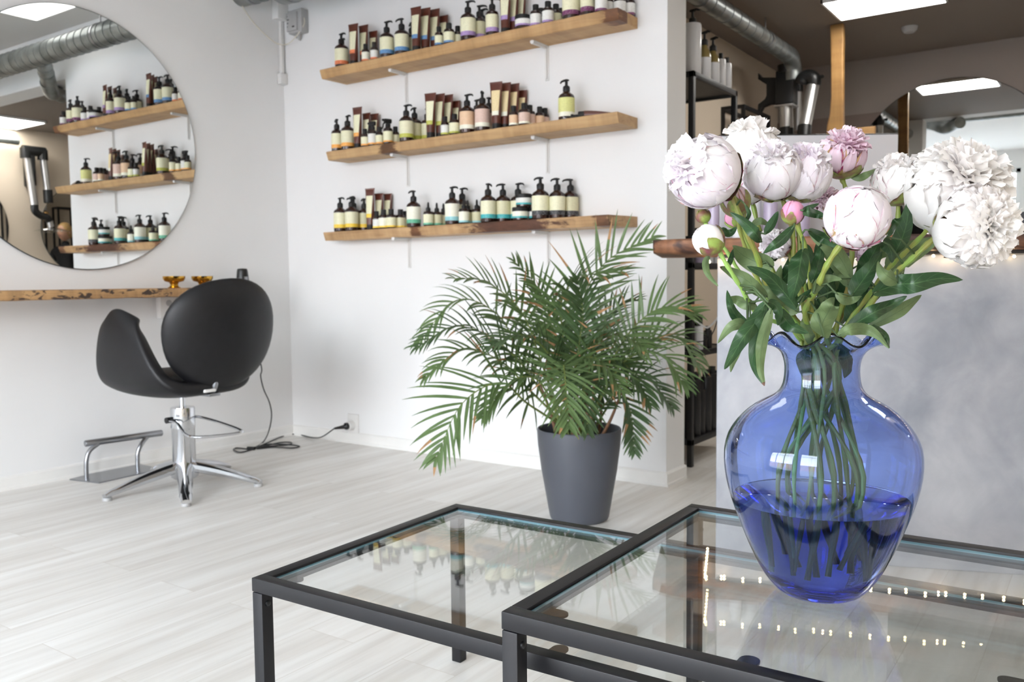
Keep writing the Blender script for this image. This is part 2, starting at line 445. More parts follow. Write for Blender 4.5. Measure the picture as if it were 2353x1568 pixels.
    def grid(s, fn, nu, nv, mi=0, tint=None):
        """fn(u in -1..1, v in 0..1)"""
        vs = []; uvs = []; ti = []
        for i in range(nv+1):
            for j in range(nu+1):
                u = -1+2*j/nu; v = i/nv
                vs.append(fn(u, v)); uvs.append((u, v)); ti.append(tint(u, v) if tint else 0)
        fs = []
        for i in range(nv):
            for j in range(nu):
                a = i*(nu+1)+j; fs.append((a, a+1, a+nu+2, a+nu+1))
        return s.add(vs, fs, mi, True, uvs, ti)
    def mesh(s, name, mats, sharp=35):
        me = bpy.data.meshes.new(name)
        me.from_pydata([tuple(p) for p in s.v], [], s.f)
        for m in mats: me.materials.append(m)
        me.polygons.foreach_set('material_index', s.m)
        me.polygons.foreach_set('use_smooth', s.sm)
        if s.uv:
            ul = me.uv_layers.new(name='UVMap')
            for lp in me.loops: ul.data[lp.index].uv = s.uv.get(lp.vertex_index, (0, 0))
        if s.tint:
            a = me.attributes.new('tint', 'FLOAT', 'POINT')
            for i in range(len(s.v)): a.data[i].value = s.tint.get(i, 0)
        me.validate()
        if sharp and any(s.sm): me.set_sharp_from_angle(angle=math.radians(sharp))
        return me
    def obj(s, name, mats, parent=None, loc=None, sharp=35):
        if not isinstance(mats, (list, tuple)): mats = [mats]
        o = bpy.data.objects.new(name, s.mesh(name, mats, sharp)); COL.objects.link(o)
        if parent: o.parent = parent
        if loc is not None: o.location = loc
        return o

def thing(name, label, cat, loc=(0, 0, 0), rz=0, group=None):
    o = bpy.data.objects.new(name, None); COL.objects.link(o); o.empty_display_size = .05
    o.location = loc; o.rotation_euler = (0, 0, rz); o['label'] = label; o['category'] = cat
    if group: o['group'] = group
    return o
def tag(o, label, cat, group=None):
    o['label'] = label; o['category'] = cat
    if group: o['group'] = group
    return o
def struct(o): o['kind'] = 'structure'; return o
def subsurf(o, lv=2):
    m = o.modifiers.new('sub', 'SUBSURF'); m.levels = lv; m.render_levels = lv; return o
def catmull(pts, n=6):
    pts = [Vector(p) for p in pts]
    P = [pts[0]*2-pts[1]]+pts+[pts[-1]*2-pts[-2]]
    out = []
    for i in range(1, len(P)-2):
        for k in range(n):
            t = k/n
            a, b, c, d = P[i-1], P[i], P[i+1], P[i+2]
            out.append(.5*((2*b)+(c-a)*t+(2*a-5*b+4*c-d)*t*t+(3*b-a-3*c+d)*t**3))
    out.append(pts[-1]); return out
def copy_thing(root, loc, rz, label, group=None):
    r = root.copy(); COL.objects.link(r); r.location = loc; r.rotation_euler = (0, 0, rz); r['label'] = label
    if group: r['group'] = group
    for ch in list(root.children):
        c = ch.copy(); COL.objects.link(c); c.parent = r
        for g in list(ch.children):
            d = g.copy(); COL.objects.link(d); d.parent = c
    return r
def mats_of(x): return Matrix.Translation(x)
rnd = random.Random(7)
# ------------------------------------------------------------------ the room
ZF, ZR = 2.90, 2.53       # ceiling heights: front shop, rear room
XL, XR, YF, YB = 0.0, 5.0, -5.8, 3.15
def slab(name, lo, hi, mat, bev=0):
    return struct(MB().box(lo, hi, bev=bev).obj(name, mat))
slab('floor', (-.3, YF-.3, -.12), (XR+.3, YB+.3, 0), M['floor'])
slab('wall_left', (-.2, YF-.2, 0), (0, .25, ZF), M['wall'])
# wall with the product shelves (its free end shows beside the passage)
slab('wall_shelves', (0, 0, 0), (2.53, .2, ZF), M['wall'])
slab('wall_bulkhead', (2.53, 0, ZR), (XR, .2, ZF), M['wall'])
slab('wall_passage', (1.85, .2, 0), (2.0, YB, ZR), M['wall_beige'])
slab('wall_back', (1.85, YB, 0), (XR+.2, YB+.2, ZR), M['wall_grey'])
slab('wall_right', (XR, YF-.2, 0), (XR+.2, YB, ZF), M['wall_beige'])
slab('ceiling', (-.2, YF-.2, ZF), (XR+.2, .2, ZF+.1), M['ceiling'])
slab('ceiling_rear', (1.85, .2, ZR), (XR+.2, YB+.2, ZR+.1), M['ceiling_dark'])
slab('trim_1', (2.0, YB-.012, 0), (XR, YB, 2.14), M['wall_brown'])
# front wall with two openings
fw = MB()
for lo, hi in (((-.2, YF-.2, 0), (.4, YF, ZF)), ((.4, YF-.2, 0), (2.9, YF, .35)), ((.4, YF-.2, 2.62), (4.65, YF, ZF)),
               ((2.9, YF-.2, 0), (3.35, YF, 2.62)), ((4.65, YF-.2, 0), (XR+.2, YF, ZF))):
    fw.box(lo, hi)
struct(fw.obj('wall_front', M['wall']))
def window(name, x0, x1, z0, z1, mull, bar):
    f = MB(); y0, y1 = YF-.14, YF-.06; w = .07
    f.box((x0, y0, z0), (x0+w, y1, z1), bev=.006); f.box((x1-w, y0, z0), (x1, y1, z1), bev=.006)
    f.box((x0, y0, z0), (x1, y1, z0+w), bev=.006); f.box((x0, y0, z1-w), (x1, y1, z1), bev=.006)
    for x in mull: f.box((x-.03, y0, z0), (x+.03, y1, z1), bev=.006)
    for z in bar: f.box((x0, y0+.01, z-.025), (x1, y1-.01, z+.025), bev=.005)
    o = struct(f.obj(name, M['trim']))
    MB().box((x0+.03, YF-.105, z0+.03), (x1-.03, YF-.097, z1-.03)).obj('window_pane', M['window_glass'], o)
    return o
window('window_1', .4, 2.9, .35, 2.62, (1.23, 2.06), (2.15,))
window('door_1', 3.35, 4.65, .02, 2.62, (), (2.15, .9))
slab('window_sill', (.4, YF-.06, .33), (2.9, YF+.04, .36), M['trim'], .004)
# blue window lettering seen back to front from inside is only guessed from the mirror: leave the pane clear
# street outside
slab('ground', (-25, -40, -.16), (30, YF-.3, -.13), plain('pavement', '#a9a7a3', .85, noise=.1, nscale=2))
st = MB().box((-20, -27.5, -.13), (26, -26, 3.4))
for i in range(9): pass
bl = st.obj('street_building', plain('pink_render', '#d8b3a4', .85, noise=.05)); tag(bl, 'pale pink rendered building across the street outside the window', 'building')
wb = MB()
for i in range(14):
    x = -17+i*3.1
    wm = MB().box((x, -26.02, .9), (x+1.4, -25.96, 2.5), bev=.02).obj('window', M['trim'], bl)
    MB().box((x+.12, -25.965, 1.02), (x+1.28, -25.95, 2.38)).obj('pane', plain('far_pane', '#4b5660', .1), wm) if i == 0 else None

# skirting boards
def base_run(name, a, b, nrm, mat=M['trim'], h=.066):
    a = Vector(a); b = Vector(b); n_ = Vector(nrm); d = (b-a)
    m = MB()
    prof = [(0, 0), (.016, 0), (.016, .012), (.013, .016), (.013, h-.008), (.006, h), (0, h)]
    vs = []
    for p in (a, b):
        for o, z in prof: vs.append(p+n_*o+Vector((0, 0, z)))
    k = len(prof)
    fs = [(i, (i+1) % k, k+(i+1) % k, k+i) for i in range(k)]+[tuple(range(k)), tuple(range(2*k-1, k-1, -1))]
    m.add(vs, fs, 0, False)
    bm = bmesh.new(); me = m.mesh(name, [mat]); bm.from_mesh(me); bmesh.ops.recalc_face_normals(bm, faces=bm.faces[:]); bm.to_mesh(me); bm.free()
    o = bpy.data.objects.new(name, me); COL.objects.link(o); return struct(o)
base_run('baseboard_left', (0, YF, 0), (0, 0, 0), (1, 0, 0))
base_run('baseboard_shelves', (0, 0, 0), (2.53, 0, 0), (0, -1, 0))
base_run('baseboard_end', (2.53, -.016, 0), (2.53, .2, 0), (1, 0, 0))
base_run('baseboard_passage', (2.0, .2, 0), (2.0, YB, 0), (1, 0, 0))
base_run('baseboard_back', (2.0, YB-.012, 0), (XR, YB-.012, 0), (0, -1, 0))

# ceiling light panels
def light_panel(x0, y0, x1, y1, z, label, st):
    t = thing('ceiling_light', label, 'ceiling light', ((x0+x1)/2, (y0+y1)/2, z), group=None)
    hx, hy = (x1-x0)/2, (y1-y0)/2
    f = MB()
    for lo, hi in (((-hx, -hy, -.02), (hx, -hy+.012, 0)), ((-hx, hy-.012, -.02), (hx, hy, 0)), ((-hx, -hy, -.02), (-hx+.012, hy, 0)), ((hx-.012, -hy, -.02), (hx, hy, 0))): f.box(lo, hi)
    f.obj('frame', M['white_plastic'], t)
    MB().box((-hx+.012, -hy+.012, -.016), (hx-.012, hy-.012, -.004)).obj('diffuser', emit('panel_light', (1, .97, .92, 1), st), t)
light_panel(2.755, 1.56, 3.355, 1.985, ZR, 'rectangular white ceiling panel light above the rear room beside the wooden post', 20)
light_panel(4.39, .21, 4.98, .805, ZR, 'square ceiling panel light seen in the round mirror, the lower one', 20)
light_panel(1.80, -.86, 2.40, -.26, ZF, 'square ceiling panel light at the top edge of the round mirror', 3.2)
# smoke detector
t = MB().lathe([(0.0005, -.035), (.03, -.035), (.045, -.02), (.05, 0)], 20).obj('smoke_detector', M['grey_plastic'], loc=on_z(2090, 62, ZR-.001))
tag(t, 'small round white smoke detector on the rear ceiling', 'smoke detector')

# ------------------------------------------------------------------ mirrors
def round_mirror(name, loc, R, rot, label, th=.012):
    t = thing(name, label, 'mirror', loc); t.rotation_euler = rot        # local +Z is the viewing side
    MB().lathe([(.0005, 0), (R-.002, 0), (R, .002), (R, th-.002), (R-.003, th)], 128).obj('mirror_back', M['mirror_edge'], t)
    MB().lathe([(.0005, th+.0008), (R-.0035, th+.0008), (R-.003, th-.001)], 128).obj('mirror_glass', M['mirror'], t)
    return t
RX = (0, math.radians(90), 0)
round_mirror('round_mirror', (.004, -1.285, 1.66), .637, RX, 'large round frameless mirror on the white wall above the wooden ledge')
RB = (math.radians(90), 0, 0)
round_mirror('round_mirror', (3.215, YB-.016, 1.66), .655, RB, 'round mirror on the rear wall behind the peonies, right of the wooden post')
RE = (0, math.radians(-90), 0)
round_mirror('round_mirror', (XR-.004, 1.49, 1.53), .49, RE, 'round mirror on the far wall, seen only as a reflection beside the extractor arm')
round_mirror('round_mirror', (XR-.004, .19, 1.53), .49, RE, 'round mirror sliver reflected at the left edge of the large mirror')
# ------------------------------------------------------------------ ventilation duct, front
t = thing('ventilation_duct', 'galvanised spiral ventilation duct under the ceiling, reflected in the large round mirror', 'duct', (0, -.3, 2.62))
def spiral(m, pts, r, seg=24, pitch=.09):
    m.tube(pts, r, seg)
    L = (Vector(pts[-1])-Vector(pts[0])).length; d = (Vector(pts[-1])-Vector(pts[0])).normalized()
    k = int(L/pitch)
    for i in range(1, k):
        c = Vector(pts[0])+d*(i*pitch)
        sl = Vector((0, 0, .0))
        m.tube([c-d*.003, c+d*.003], r+.003, seg)
m = MB(); spiral(m, [(0, 0, 0), (4.9, 0, 0)], .079); m.obj('spiral_pipe', M['duct'], t)
m = MB(); m.tube([(.28, 0, .0), (.34, 0, 0), (.345, 0, 0), (.98, 0, 0), (.985, 0, 0), (1.07, 0, 0)], [.082, .085, .128, .128, .112, .083], 28, caps=False)
for x in (.42, .9): m.tube([(x-.004, 0, 0), (x+.004, 0, 0)], .131, 28)
m.obj('silencer', M['duct'], t)
m = MB(); spiral(m, [(2.35, .04, -.02), (2.62, .22, -.13)], .055, 20); m.obj('branch_pipe', M['duct'], t)
m = MB(); m.tube(catmull([(2.60, .20, -.12), (2.70, .28, -.17), (2.80, .36, -.15), (2.86, .44, -.15)], 5), .058, 20); m.obj('elbow', M['duct'], t)
for x in (.1, 1.5, 3.0, 4.4): MB().tube([(x-.012, 0, 0), (x+.012, 0, 0)], .083, 24).tube([(x, 0, .08), (x, 0, .28)], .005, 6).obj('hanger', M['steel'], t)
# rear duct
pz = 2.40
t = thing('ventilation_duct', 'thin galvanised duct running under the rear ceiling to the black extractor bracket', 'duct', (2.39, .2, pz))
m = MB(); spiral(m, [(0, 0, 0), (0, 1.93, 0)], .052, 20, .12); m.obj('spiral_pipe', M['duct'], t)
m = MB(); m.tube(catmull([(0, 1.90, 0), (0, 2.0, -.008), (-.002, 2.06, -.06), (-.002, 2.07, -.14)], 6), .055, 20); m.obj('elbow', M['duct'], t)
for y in (.5, 1.5): MB().tube([(0, y-.01, 0), (0, y+.01, 0)], .056, 20).tube([(0, y, .05), (0, y, .13)], .004, 6).obj('hanger', M['steel'], t)
# right wall duct (reflected)
t = thing('ventilation_duct', 'galvanised duct on the far wall above the reflected extractor arm', 'duct', (4.86, -.6, 2.38))
m = MB(); spiral(m, [(0, .8, .0), (0, 1.35, 0)], .04, 16); m.obj('spiral_pipe', M['duct'], t)
# ------------------------------------------------------------------ corner services
t = thing('cable_duct', 'white vertical cable duct with small junction box in the room corner', 'cable duct', (.0, 0, 0))
m = MB(); m.box((.002, -.034, 2.19), (.024, -.012, 2.6), bev=.002); m.obj('conduit', M['white_plastic'], t)
m = MB(); m.box((.002, -.082, 2.52), (.06, -.002, 2.9), bev=.003); m.obj('trunking', M['white_plastic'], t)
m = MB(); m.box((.0, -.055, 2.145), (.04, -.0, 2.21), bev=.007); m.obj('junction_box', M['white_plastic'], t)
t = thing('fuse_box', 'pale grey electrical box with small black markings high in the corner', 'electrical box', (.115, 0, 2.42))
m = MB(); m.box((0, -.055, 0), (.115, -.002, .135), bev=.004); m.obj('housing', M['grey_plastic'], t)
m = MB(); m.box((-.003, -.066, .012), (.085, -.052, .118), bev=.003); m.obj('cover', M['grey_plastic'], t)
m = MB()
for i in range(4): m.box((.004, -.068, .036+i*.02), (.008+.006*(i % 3), -.0655, .041+i*.02))
m.box((.048, -.068, .03), (.066, -.0655, .038)); m.obj('marking', M['black_plastic'], t)
m = MB(); m.tube([(.06, -.02, 0), (.06, -.02, -.025), (.055, -.02, -.035)], .008, 8); m.tube([(.03, -.02, 0), (.03, -.02, -.02)], .006, 8); m.obj('cable_gland', M['grey_plastic'], t)
m = MB(); m.tube(catmull([(.01, -.33, 2.58), (.02, -.24, 2.47), (.03, -.10, 2.385), (.09, -.055, 2.365), (.18, -.06, 2.39), (.235, -.04, 2.46), (.225, -.03, 2.51)], 8), .0035, 8)
tag(m.obj('cable', plain('cream_cable', '#cfcabc', .5)), 'thin cream cable sagging in front of the grey electrical box', 'cable')
# ------------------------------------------------------------------ wooden wall ledge under the big mirror
def ledge():
    m = MB(); nx, ny = 6, 90
    Y0, Y1 = -3.4, -.66; X1 = .285; zt, zb = .927, .882
    def edge(y, top): return X1+.010*mnoise.noise(Vector((y*3, .3, 0)))+.006*mnoise.noise(Vector((y*13, 2, 0)))+(0 if top else .004+.007*mnoise.noise(Vector((y*9, 5, 1))))
    vs = []; fs = []
    for i in range(ny+1):
        y = Y0+(Y1-Y0)*i/ny
        b = .003*mnoise.noise(Vector((y*11, 7, 1)))
        ring = [(0, zt), (.1, zt), (edge(y, 1)-.006, zt), (edge(y, 1), zt-.004), ((edge(y, 1)+edge(y, 0))/2+.004*mnoise.noise(Vector((y*17, 8, 2))), (zt+zb)/2), (edge(y, 0), zb+.004+b), (edge(y, 0)-.006, zb+b), (.1, zb), (0, zb)]
        for x, z in ring: vs.append((x, y, z))
    k = 9
    for i in range(ny):
        for j in range(k): fs.append((i*k+j, (i+1)*k+j, (i+1)*k+(j+1) % k, i*k+(j+1) % k))
    fs.append(tuple(range(k))); fs.append(tuple(ny*k+j for j in range(k-1, -1, -1)))
    m.add(vs, fs)
    o = m.obj('wooden_ledge', M['wood_ledge'], sharp=50)
    tag(o, 'live-edge oak ledge on the wall under the large round mirror', 'shelf')
ledge()
for y in (-.86, -2.0, -3.1):
    if y == -.86:
        t = thing('socket_box', 'white wall socket box under the wooden ledge behind the styling chair', 'socket', (0, -.915, .765))
        MB().box((.0, 0, 0), (.045, .10, .115), bev=.006).obj('housing', M['white_plastic'], t)
        m = MB()
        for k in range(2): m.tube([(.045, .05, .032+k*.05), (.048, .05, .032+k*.05)], .017, 20); m.tube([(.046, .042+k*0, .032+k*.05), (.0495, .042, .032+k*.05)], .0025, 6); m.tube([(.046, .058, .032+k*.05), (.0495, .058, .032+k*.05)], .0025, 6)
        m.obj('socket_insert', M['grey_plastic'], t)
# brass bowls
def bowl(loc, label):
    t = thing('brass_bowl', label, 'bowl', loc, group=None)
    MB().lathe([(.0005, 0), (.031, 0), (.032, .003), (.022, .010), (.019, .020), (.024, .029), (.047, .036), (.055, .048), (.056, .062), (.0535, .062), (.052, .049), (.044, .040), (.02, .034), (.0005, .033)], 40).obj('bowl_body', M['brass'], t)
bowl((.15, -.90, .927), 'small brass pedestal bowl on the ledge, directly under the round mirror edge')
bowl((.15, -.735+.006, .927), 'small brass pedestal bowl on the ledge end, the one nearer the room corner')
# hair clipper standing behind the chair
t = thing('hair_clipper', 'glossy black hair clipper standing on its charging stand behind the chair back', 'hair clipper', (.0, 0, 0))
tp = on_y(557, 640, -.50)
m = MB(); m.lathe([(.0005, 0), (.036, 0), (.038, .01), (.036, .10), (.030, .155), (.028, .165), (.024, .17), (.0005, .172)], 24); m.obj('clipper_body', M['black_plastic'], t)
m = MB(); m.box((.026, -.014, .10), (.038, .008, .125), bev=.002); m.obj('clipper_badge', M['steel'], t)
t.location = (.13, -.45, .861)
tt = MB(); tt.box((0, -.52, .835), (.2, -.39, .860), bev=.004); tag(tt.obj('wall_bracket_shelf', M['black_plastic']), 'little black wall shelf hidden behind the chair back', 'shelf')
# wall socket + plug + cord by the corner
t = thing('wall_socket', 'white double wall socket low on the white wall near the room corner', 'socket', (.50, 0, .10))
MB().box((-.01, -.012, -.06), (.075, 0, .075), bev=.003).obj('cover_plate', M['white_plastic'], t)
MB().tube([(-.012, -.045, .0), (-.012, 0, .0)], .019, 20).obj('round_boss', M['white_plastic'], t)
MB().tube([(.028, -.052, .008), (.028, -.0, .008)], [.027, .029], 24).obj('socket_adapter', M['white_plastic'], t)
cord = thing('power_cord', 'black power cord plugged into the wall socket and coiled on the floor', 'power cord', (0, 0, 0))
P = []
pl0 = Vector((.528, -.05, .108))
m = MB(); m.tube([pl0, pl0+Vector((-.002, -.014, 0)), pl0+Vector((-.006, -.022, -.002)), pl0+Vector((-.02, -.055, -.004)), pl0+Vector((-.03, -.075, -.006))], [.021, .021, .012, .0085, .006], 16); m.obj('plug', M['black_plastic'], cord)
def fl(x, y, h=.006): return on_z(x, y, h)
q = pl0+Vector((-.03, -.075, -.006))
r1 = [q, q+Vector((-.05, -.05, -.045)), fl(716, 1006, .012), fl(680, 998, .008), fl(650, 1003, .006), fl(625, 1013, .006), fl(600, 1024, .006), fl(575, 1032, .006)]
m = MB(); m.tube(catmull(r1, 8), .0036, 8)
r2 = [fl(572, 1033), fl(545, 1030), fl(537, 1034), fl(552, 1040), fl(580, 1033), fl(610, 1022), fl(660, 1022), fl(688, 1026), fl(670, 1030), fl(630, 1028), fl(590, 1031), fl(640, 1018), fl(668, 1017), fl(664, 1022), fl(620, 1026), fl(585, 1029)]
m.tube(catmull(r2, 6), .004, 8)
up = [fl(585, 1029), fl(605, 1016), Vector((.33, -.42, .03))]
c0 = fl(605, 1016)
r3 = [fl(585, 1029), c0, on_y(618, 990, -.45), on_y(624, 955, -.46), on_y(619, 925, -.48), on_y(606, 895, -.5), on_y(599, 865, -.5), on_y(598, 832, -.5), Vector((.17, -.50, .84))]
m.tube(catmull(r3, 8), .0036, 8)
m.obj('cord', M['black_plastic'], cord)
m = MB(); c = fl(577, 1031, .008); m.tube([c+Vector((-.02, -.01, 0)), c+Vector((.02, .01, 0))], .011, 10); m.obj('cord_tie', M['black_plastic'], cord)

# ------------------------------------------------------------------ styling chair
ch = thing('styling_chair', 'black leather styling chair with chrome hydraulic column and star base', 'chair', (.62, -1.195, 0))
A0 = math.radians(-57)
hub = MB(); hub.lathe([(.0005, .035), (.05, .035), (.062, .045), (.064, .075), (.052, .092), (.046, .10), (.0005, .10)], 32)
hub.obj('base_hub', M['chrome'], ch)
tips = [(.582, -1.572), (.973, -1.433), (.945, -1.017), (.509, -.87), (.262, -1.13)]
for (x, y) in tips:
    d = Vector((x-.62, y+1.195, 0)); L = d.length; d.normalize(); s = Vector((-d.y, d.x, 0))
    m = MB(); ns = 12; vs = []; fs = []
    for i in range(ns+1):
        q = i/ns; r = .03+(L-.03)*q
        w = .040*(1-q)+.025*q; top = .085*(1-q)**1.2+.036+.014*math.sin(q*math.pi); bot = max(.012, .055*(1-q)+.012)
        if q > .93: w *= .86; top -= .006
        c = d*r
        for k in range(10):
            a = 2*math.pi*k/10
            cs, sn = math.cos(a), math.sin(a)
            vs.append(c+s*(w*cs)+Vector((0, 0, (top+bot)/2+(top-bot)/2*sn)))
    for i in range(ns):
        for k in range(10): fs.append((i*10+k, i*10+(k+1) % 10, (i+1)*10+(k+1) % 10, (i+1)*10+k))
    fs.append(tuple(range(9, -1, -1))); fs.append(tuple(ns*10+k for k in range(10)))
    m.add(vs, fs)
    leg = m.obj('leg', M['chrome'], ch)
    MB().lathe([(.0005, 0), (.019, 0), (.021, .004), (.019, .014), (.0005, .015)], 16, mat=Matrix.Translation(d*(L-.012))).obj('glide_foot', M['grey_plastic'], leg)
MB().lathe([(.0005, .09), (.05, .09), (.052, .098), (.052, .27), (.053, .272), (.055, .28), (.055, .365), (.053, .372), (.0005, .373)], 40).obj('hydraulic_cylinder', M['chrome'], ch)
MB().lathe([(.0005, .36), (.013, .36), (.013, .47), (.0005, .47)], 20).obj('piston', M['chrome'], ch)
# pump lever: U-shaped bar
m = MB()
def px_(x, y, D): return at(x, y, D)-Vector((.62, -1.195, 0))
lv = [(-.02, -.066, .315), (.06, -.072, .312), (.17, -.105, .275), (.24, -.10, .268), (.30, -.02, .268), (.335, .06, .272), (.30, .09, .278), (.16, .075, .305), (.05, .066, .318), (-.02, .062, .318)]
m.tube(catmull(lv, 6), .0065, 10); m.obj('pump_lever', M['chrome'], ch)
for y0_, y1_ in ((-.075, -.045), (.045, .072)): MB().tube([(-.02, y0_, .316), (-.02, y1_, .316)], .014, 14).obj('lever_pivot', M['black_plastic'], ch)
m = MB(); m.box((-.06, -.09, .452), (.19, .09, .468), bev=.004); m.box((.10, -.03, .44), (.25, .03, .454), bev=.004); m.obj('seat_plate', M['steel'], ch)
# shell: seat with two high arms, a continuous padded U
def shell(u, v):
    # u -1..1 from one arm top round under the seat to the other; v 0..1 front to back
    a = abs(u); sg = -1 if u < 0 else 1
    # half profile (distance from centre, height)
    pr = [(0.0, .455), (.09, .457), (.165, .466), (.222, .496), (.248, .56), (.254, .65), (.250, .74), (.240, .80), (.222, .838)]
    f = a*(len(pr)-1); i = min(int(f), len(pr)-2); t = f-i
    P = [pr[max(i-1, 0)], pr[i], pr[i+1], pr[min(i+2, len(pr)-1)]]
    def cr(k): 
        a_, b_, c_, d_ = (p[k] for p in P); return .5*((2*b_)+(c_-a_)*t+(2*a_-5*b_+4*c_-d_)*t*t+(3*b_-a_-3*c_+d_)*t**3)
    y, z = cr(0), cr(1)
    hw0 = [.285, .285, .28, .265, .23, .185, .145, .12, .09]
    cx0 = [-.035, -.035, -.035, -.04, -.055, -.075, -.09, -.10, -.105]
    hw = hw0[i]*(1-t)+hw0[i+1]*t; cx = cx0[i]*(1-t)+cx0[i+1]*t
    w = -1+2*v
    ww = math.sin(w*math.pi/2)
    x = cx+hw*ww
    # the seat lip rises a little at the front and rear
    z += .035*abs(ww)**3*(1-a)
    y *= 1-.10*abs(ww)**3
    z -= .075*abs(ww)**2*max(0, (a-.62)/.38)**1.5
    return Vector((x, sg*y, z))
m = MB(); m.grid(shell, 22, 6)
o = m.obj('seat_shell', M['leather'], ch, sharp=0)
sd = o.modifiers.new('pad', 'SOLIDIFY'); sd.thickness = .062; sd.offset = 0
subsurf(o, 3)
m = MB(); m.sphere((-.03, 0, .512), (.225, .195, .045), 32, 16)
m.obj('seat_cushion', M['leather'], ch)
# oval backrest pad, reclined
def back_pt(a, r, side):
    w, h = .270, .258
    sx = math.copysign(abs(math.cos(a))**.92, math.cos(a)); sz = math.copysign(abs(math.sin(a))**.92, math.sin(a))
    wid = w*(1+.06*sz)
    y = wid*sx*r; z = h*sz*r
    bulge = .052*math.sqrt(max(0, 1-r**3.2))
    curve = -.10*(y/w)**2*.55-.02*(z/h)**2
    return Vector((curve+side*bulge+.0, y, z))
m = MB(); vs = []; fs = []; na, nr = 48, 10
for side in (1, -1):
    b = len(vs); vs.append(back_pt(0, 0, side))
    for i in range(1, nr+1):
        for k in range(na): vs.append(back_pt(2*math.pi*k/na, math.sin(i/nr*math.pi/2), side))
    for k in range(na):
        f = (b, b+1+k, b+1+(k+1) % na); fs.append(f if side == 1 else f[::-1])
    for i in range(nr-1):
        for k in range(na):
            f = (b+1+i*na+k, b+1+(i+1)*na+k, b+1+(i+1)*na+(k+1) % na, b+1+i*na+(k+1) % na); fs.append(f if side == 1 else f[::-1])
m.add(vs, fs)
me = m.mesh('backrest', [M['leather']], 0)
bm = bmesh.new(); bm.from_mesh(me); bmesh.ops.remove_doubles(bm, verts=bm.verts[:], dist=.0004); bmesh.ops.recalc_face_normals(bm, faces=bm.faces[:]); bm.to_mesh(me); bm.free()
o = bpy.data.objects.new('backrest', me); COL.objects.link(o); o.parent = ch
o.location = (.30, .03, .715); o.rotation_euler = (math.radians(7), math.radians(13), math.radians(-8))
m = MB(); ring = [back_pt(2*math.pi*k/na, .985, 0)+Vector((.004, 0, 0)) for k in range(na)]; m.tube(ring+[ring[0]], .004, 6)
sm = m.obj('seam_piping', M['leather'], o)
m = MB(); m.tube(catmull([(.12, 0, .455), (.21, 0, .455), (.245, 0, .48), (.26, 0, .53)], 5), .014, 10); m.obj('back_support', M['steel'], ch)
m = MB(); m.box((.20, -.06, .462), (.26, .0, .476), bev=.004); m.obj('hinge_cover', M['white_plastic'], ch)

# footrest
ft = thing('footrest', 'brushed steel floor footrest with a round bar, at the wall left of the chair', 'footrest', (0, 0, 0))
a, b, c, d = on_z(160, 1102, .004), on_z(228, 1110, .004), on_z(370, 1078, .004), on_z(305, 1064, .004)
u = (c-b); 
m = MB(); m.prism([(b.x, b.y), (c.x, c.y), (d.x, d.y), (a.x, a.y)], .0, .006); m.obj('foot_plate', M['steel'], ft)
ax = (c-b).normalized(); nn = Vector((-ax.y, ax.x, 0))
if nn.dot(a-b) < 0: nn = -nn
for sx, bx in (((.105, -1.388), (.112, -1.325)), ((.158, -1.15), (.135, -1.075))):
    k = Vector((sx[0], sx[1], .004)); e = Vector((bx[0], bx[1], .168))
    up = [k, k+Vector((0, 0, .05)), Vector((k.x, k.y+.004, .10)), Vector((k.x, k.lerp(e, .35).y, .14)), e]
    MB().tube(catmull(up, 6), .0105, 12).obj('upright', M['steel'], ft)
k0 = Vector((.098, -1.385, .176)); k1 = Vector((.145, -1.0, .176)); d_ = (k1-k0).normalized()
MB().tube([k0, k0+d_*.004, k1-d_*.004, k1], [.014, .0165, .0165, .014], 18).obj('foot_bar', M['steel'], ft)

# ------------------------------------------------------------------ nesting glass coffee tables
def glass_table(fx, fy, rz, L, Dp, H, label, tabs):
    t = thing('coffee_table', label, 'coffee table', (fx, fy, 0), rz, 'nested pair of black metal and glass coffee tables')
    w = .0265
    m = MB(); b = .0016
    z0, z1 = H-w, H
    m.box((0, 0, z0), (L, w, z1), bev=b); m.box((0, Dp-w, z0), (L, Dp, z1), bev=b)
    m.box((0, w, z0), (w, Dp-w, z1), bev=b); m.box((L-w, w, z0), (L, Dp-w, z1), bev=b)
    m.obj('table_frame', M['black_metal'], t)
    g = .0025; zt = H-.0045; th = .005
    gl = MB(); gl.box((w+g, w+g, zt-th), (L-w-g, Dp-w-g, zt)); go = gl.obj('glass_top', [M['table_glass'], M['glass_edge']], t)
    for p in go.data.polygons:
        if abs(p.normal.z) < .5: p.material_index = 1
    for (x, y) in ((0.0005, 0.0005), (L-w-.0005, .0005), (.0005, Dp-w-.0005), (L-w-.0005, Dp-w-.0005)):
        m = MB(); m.box((x, y, 0), (x+w, y+w, z0-.0012), bev=b); leg = m.obj('leg', M['black_metal'], t)
        sx = 1 if x < L/2 else -1
        xx = x+w if sx == 1 else x
        m = MB(); m.tube([(xx, y+w/2, z0-.022), (xx+sx*.003, y+w/2, z0-.022), (xx+sx*.0045, y+w/2, z0-.022)], [.0055, .0052, .003], 14); m.obj('bolt', M['black_plastic'], leg)
    for (x, y, ang) in tabs:
        # flat support tab with a rounded end under the pane
        a = math.radians(ang); R = Matrix.Translation((x, y, 0)) @ Matrix.Rotation(a, 4, 'Z')
        poly = [(-.013, -.026), (.013, -.026)]+[(.013*math.cos(q*math.pi/8), .012+.013*math.sin(q*math.pi/8)) for q in range(9)]
        m = MB(); m.prism(poly, zt-th-.0035, zt-th-.0003, mat=R); m.obj('support_tab', M['black_metal'], t)
    return t
T1L, T1D = 1.28, .6387
glass_table(2.880, -2.589, .0266, T1L, T1D, .395, 'lower black metal coffee table with glass top, its left half uncovered',
            [(.64, .045, 0), (.64, T1D-.045, 180), (.045, .06, -90), (.045, T1D-.06, -90), (T1L-.045, .3, 90)])
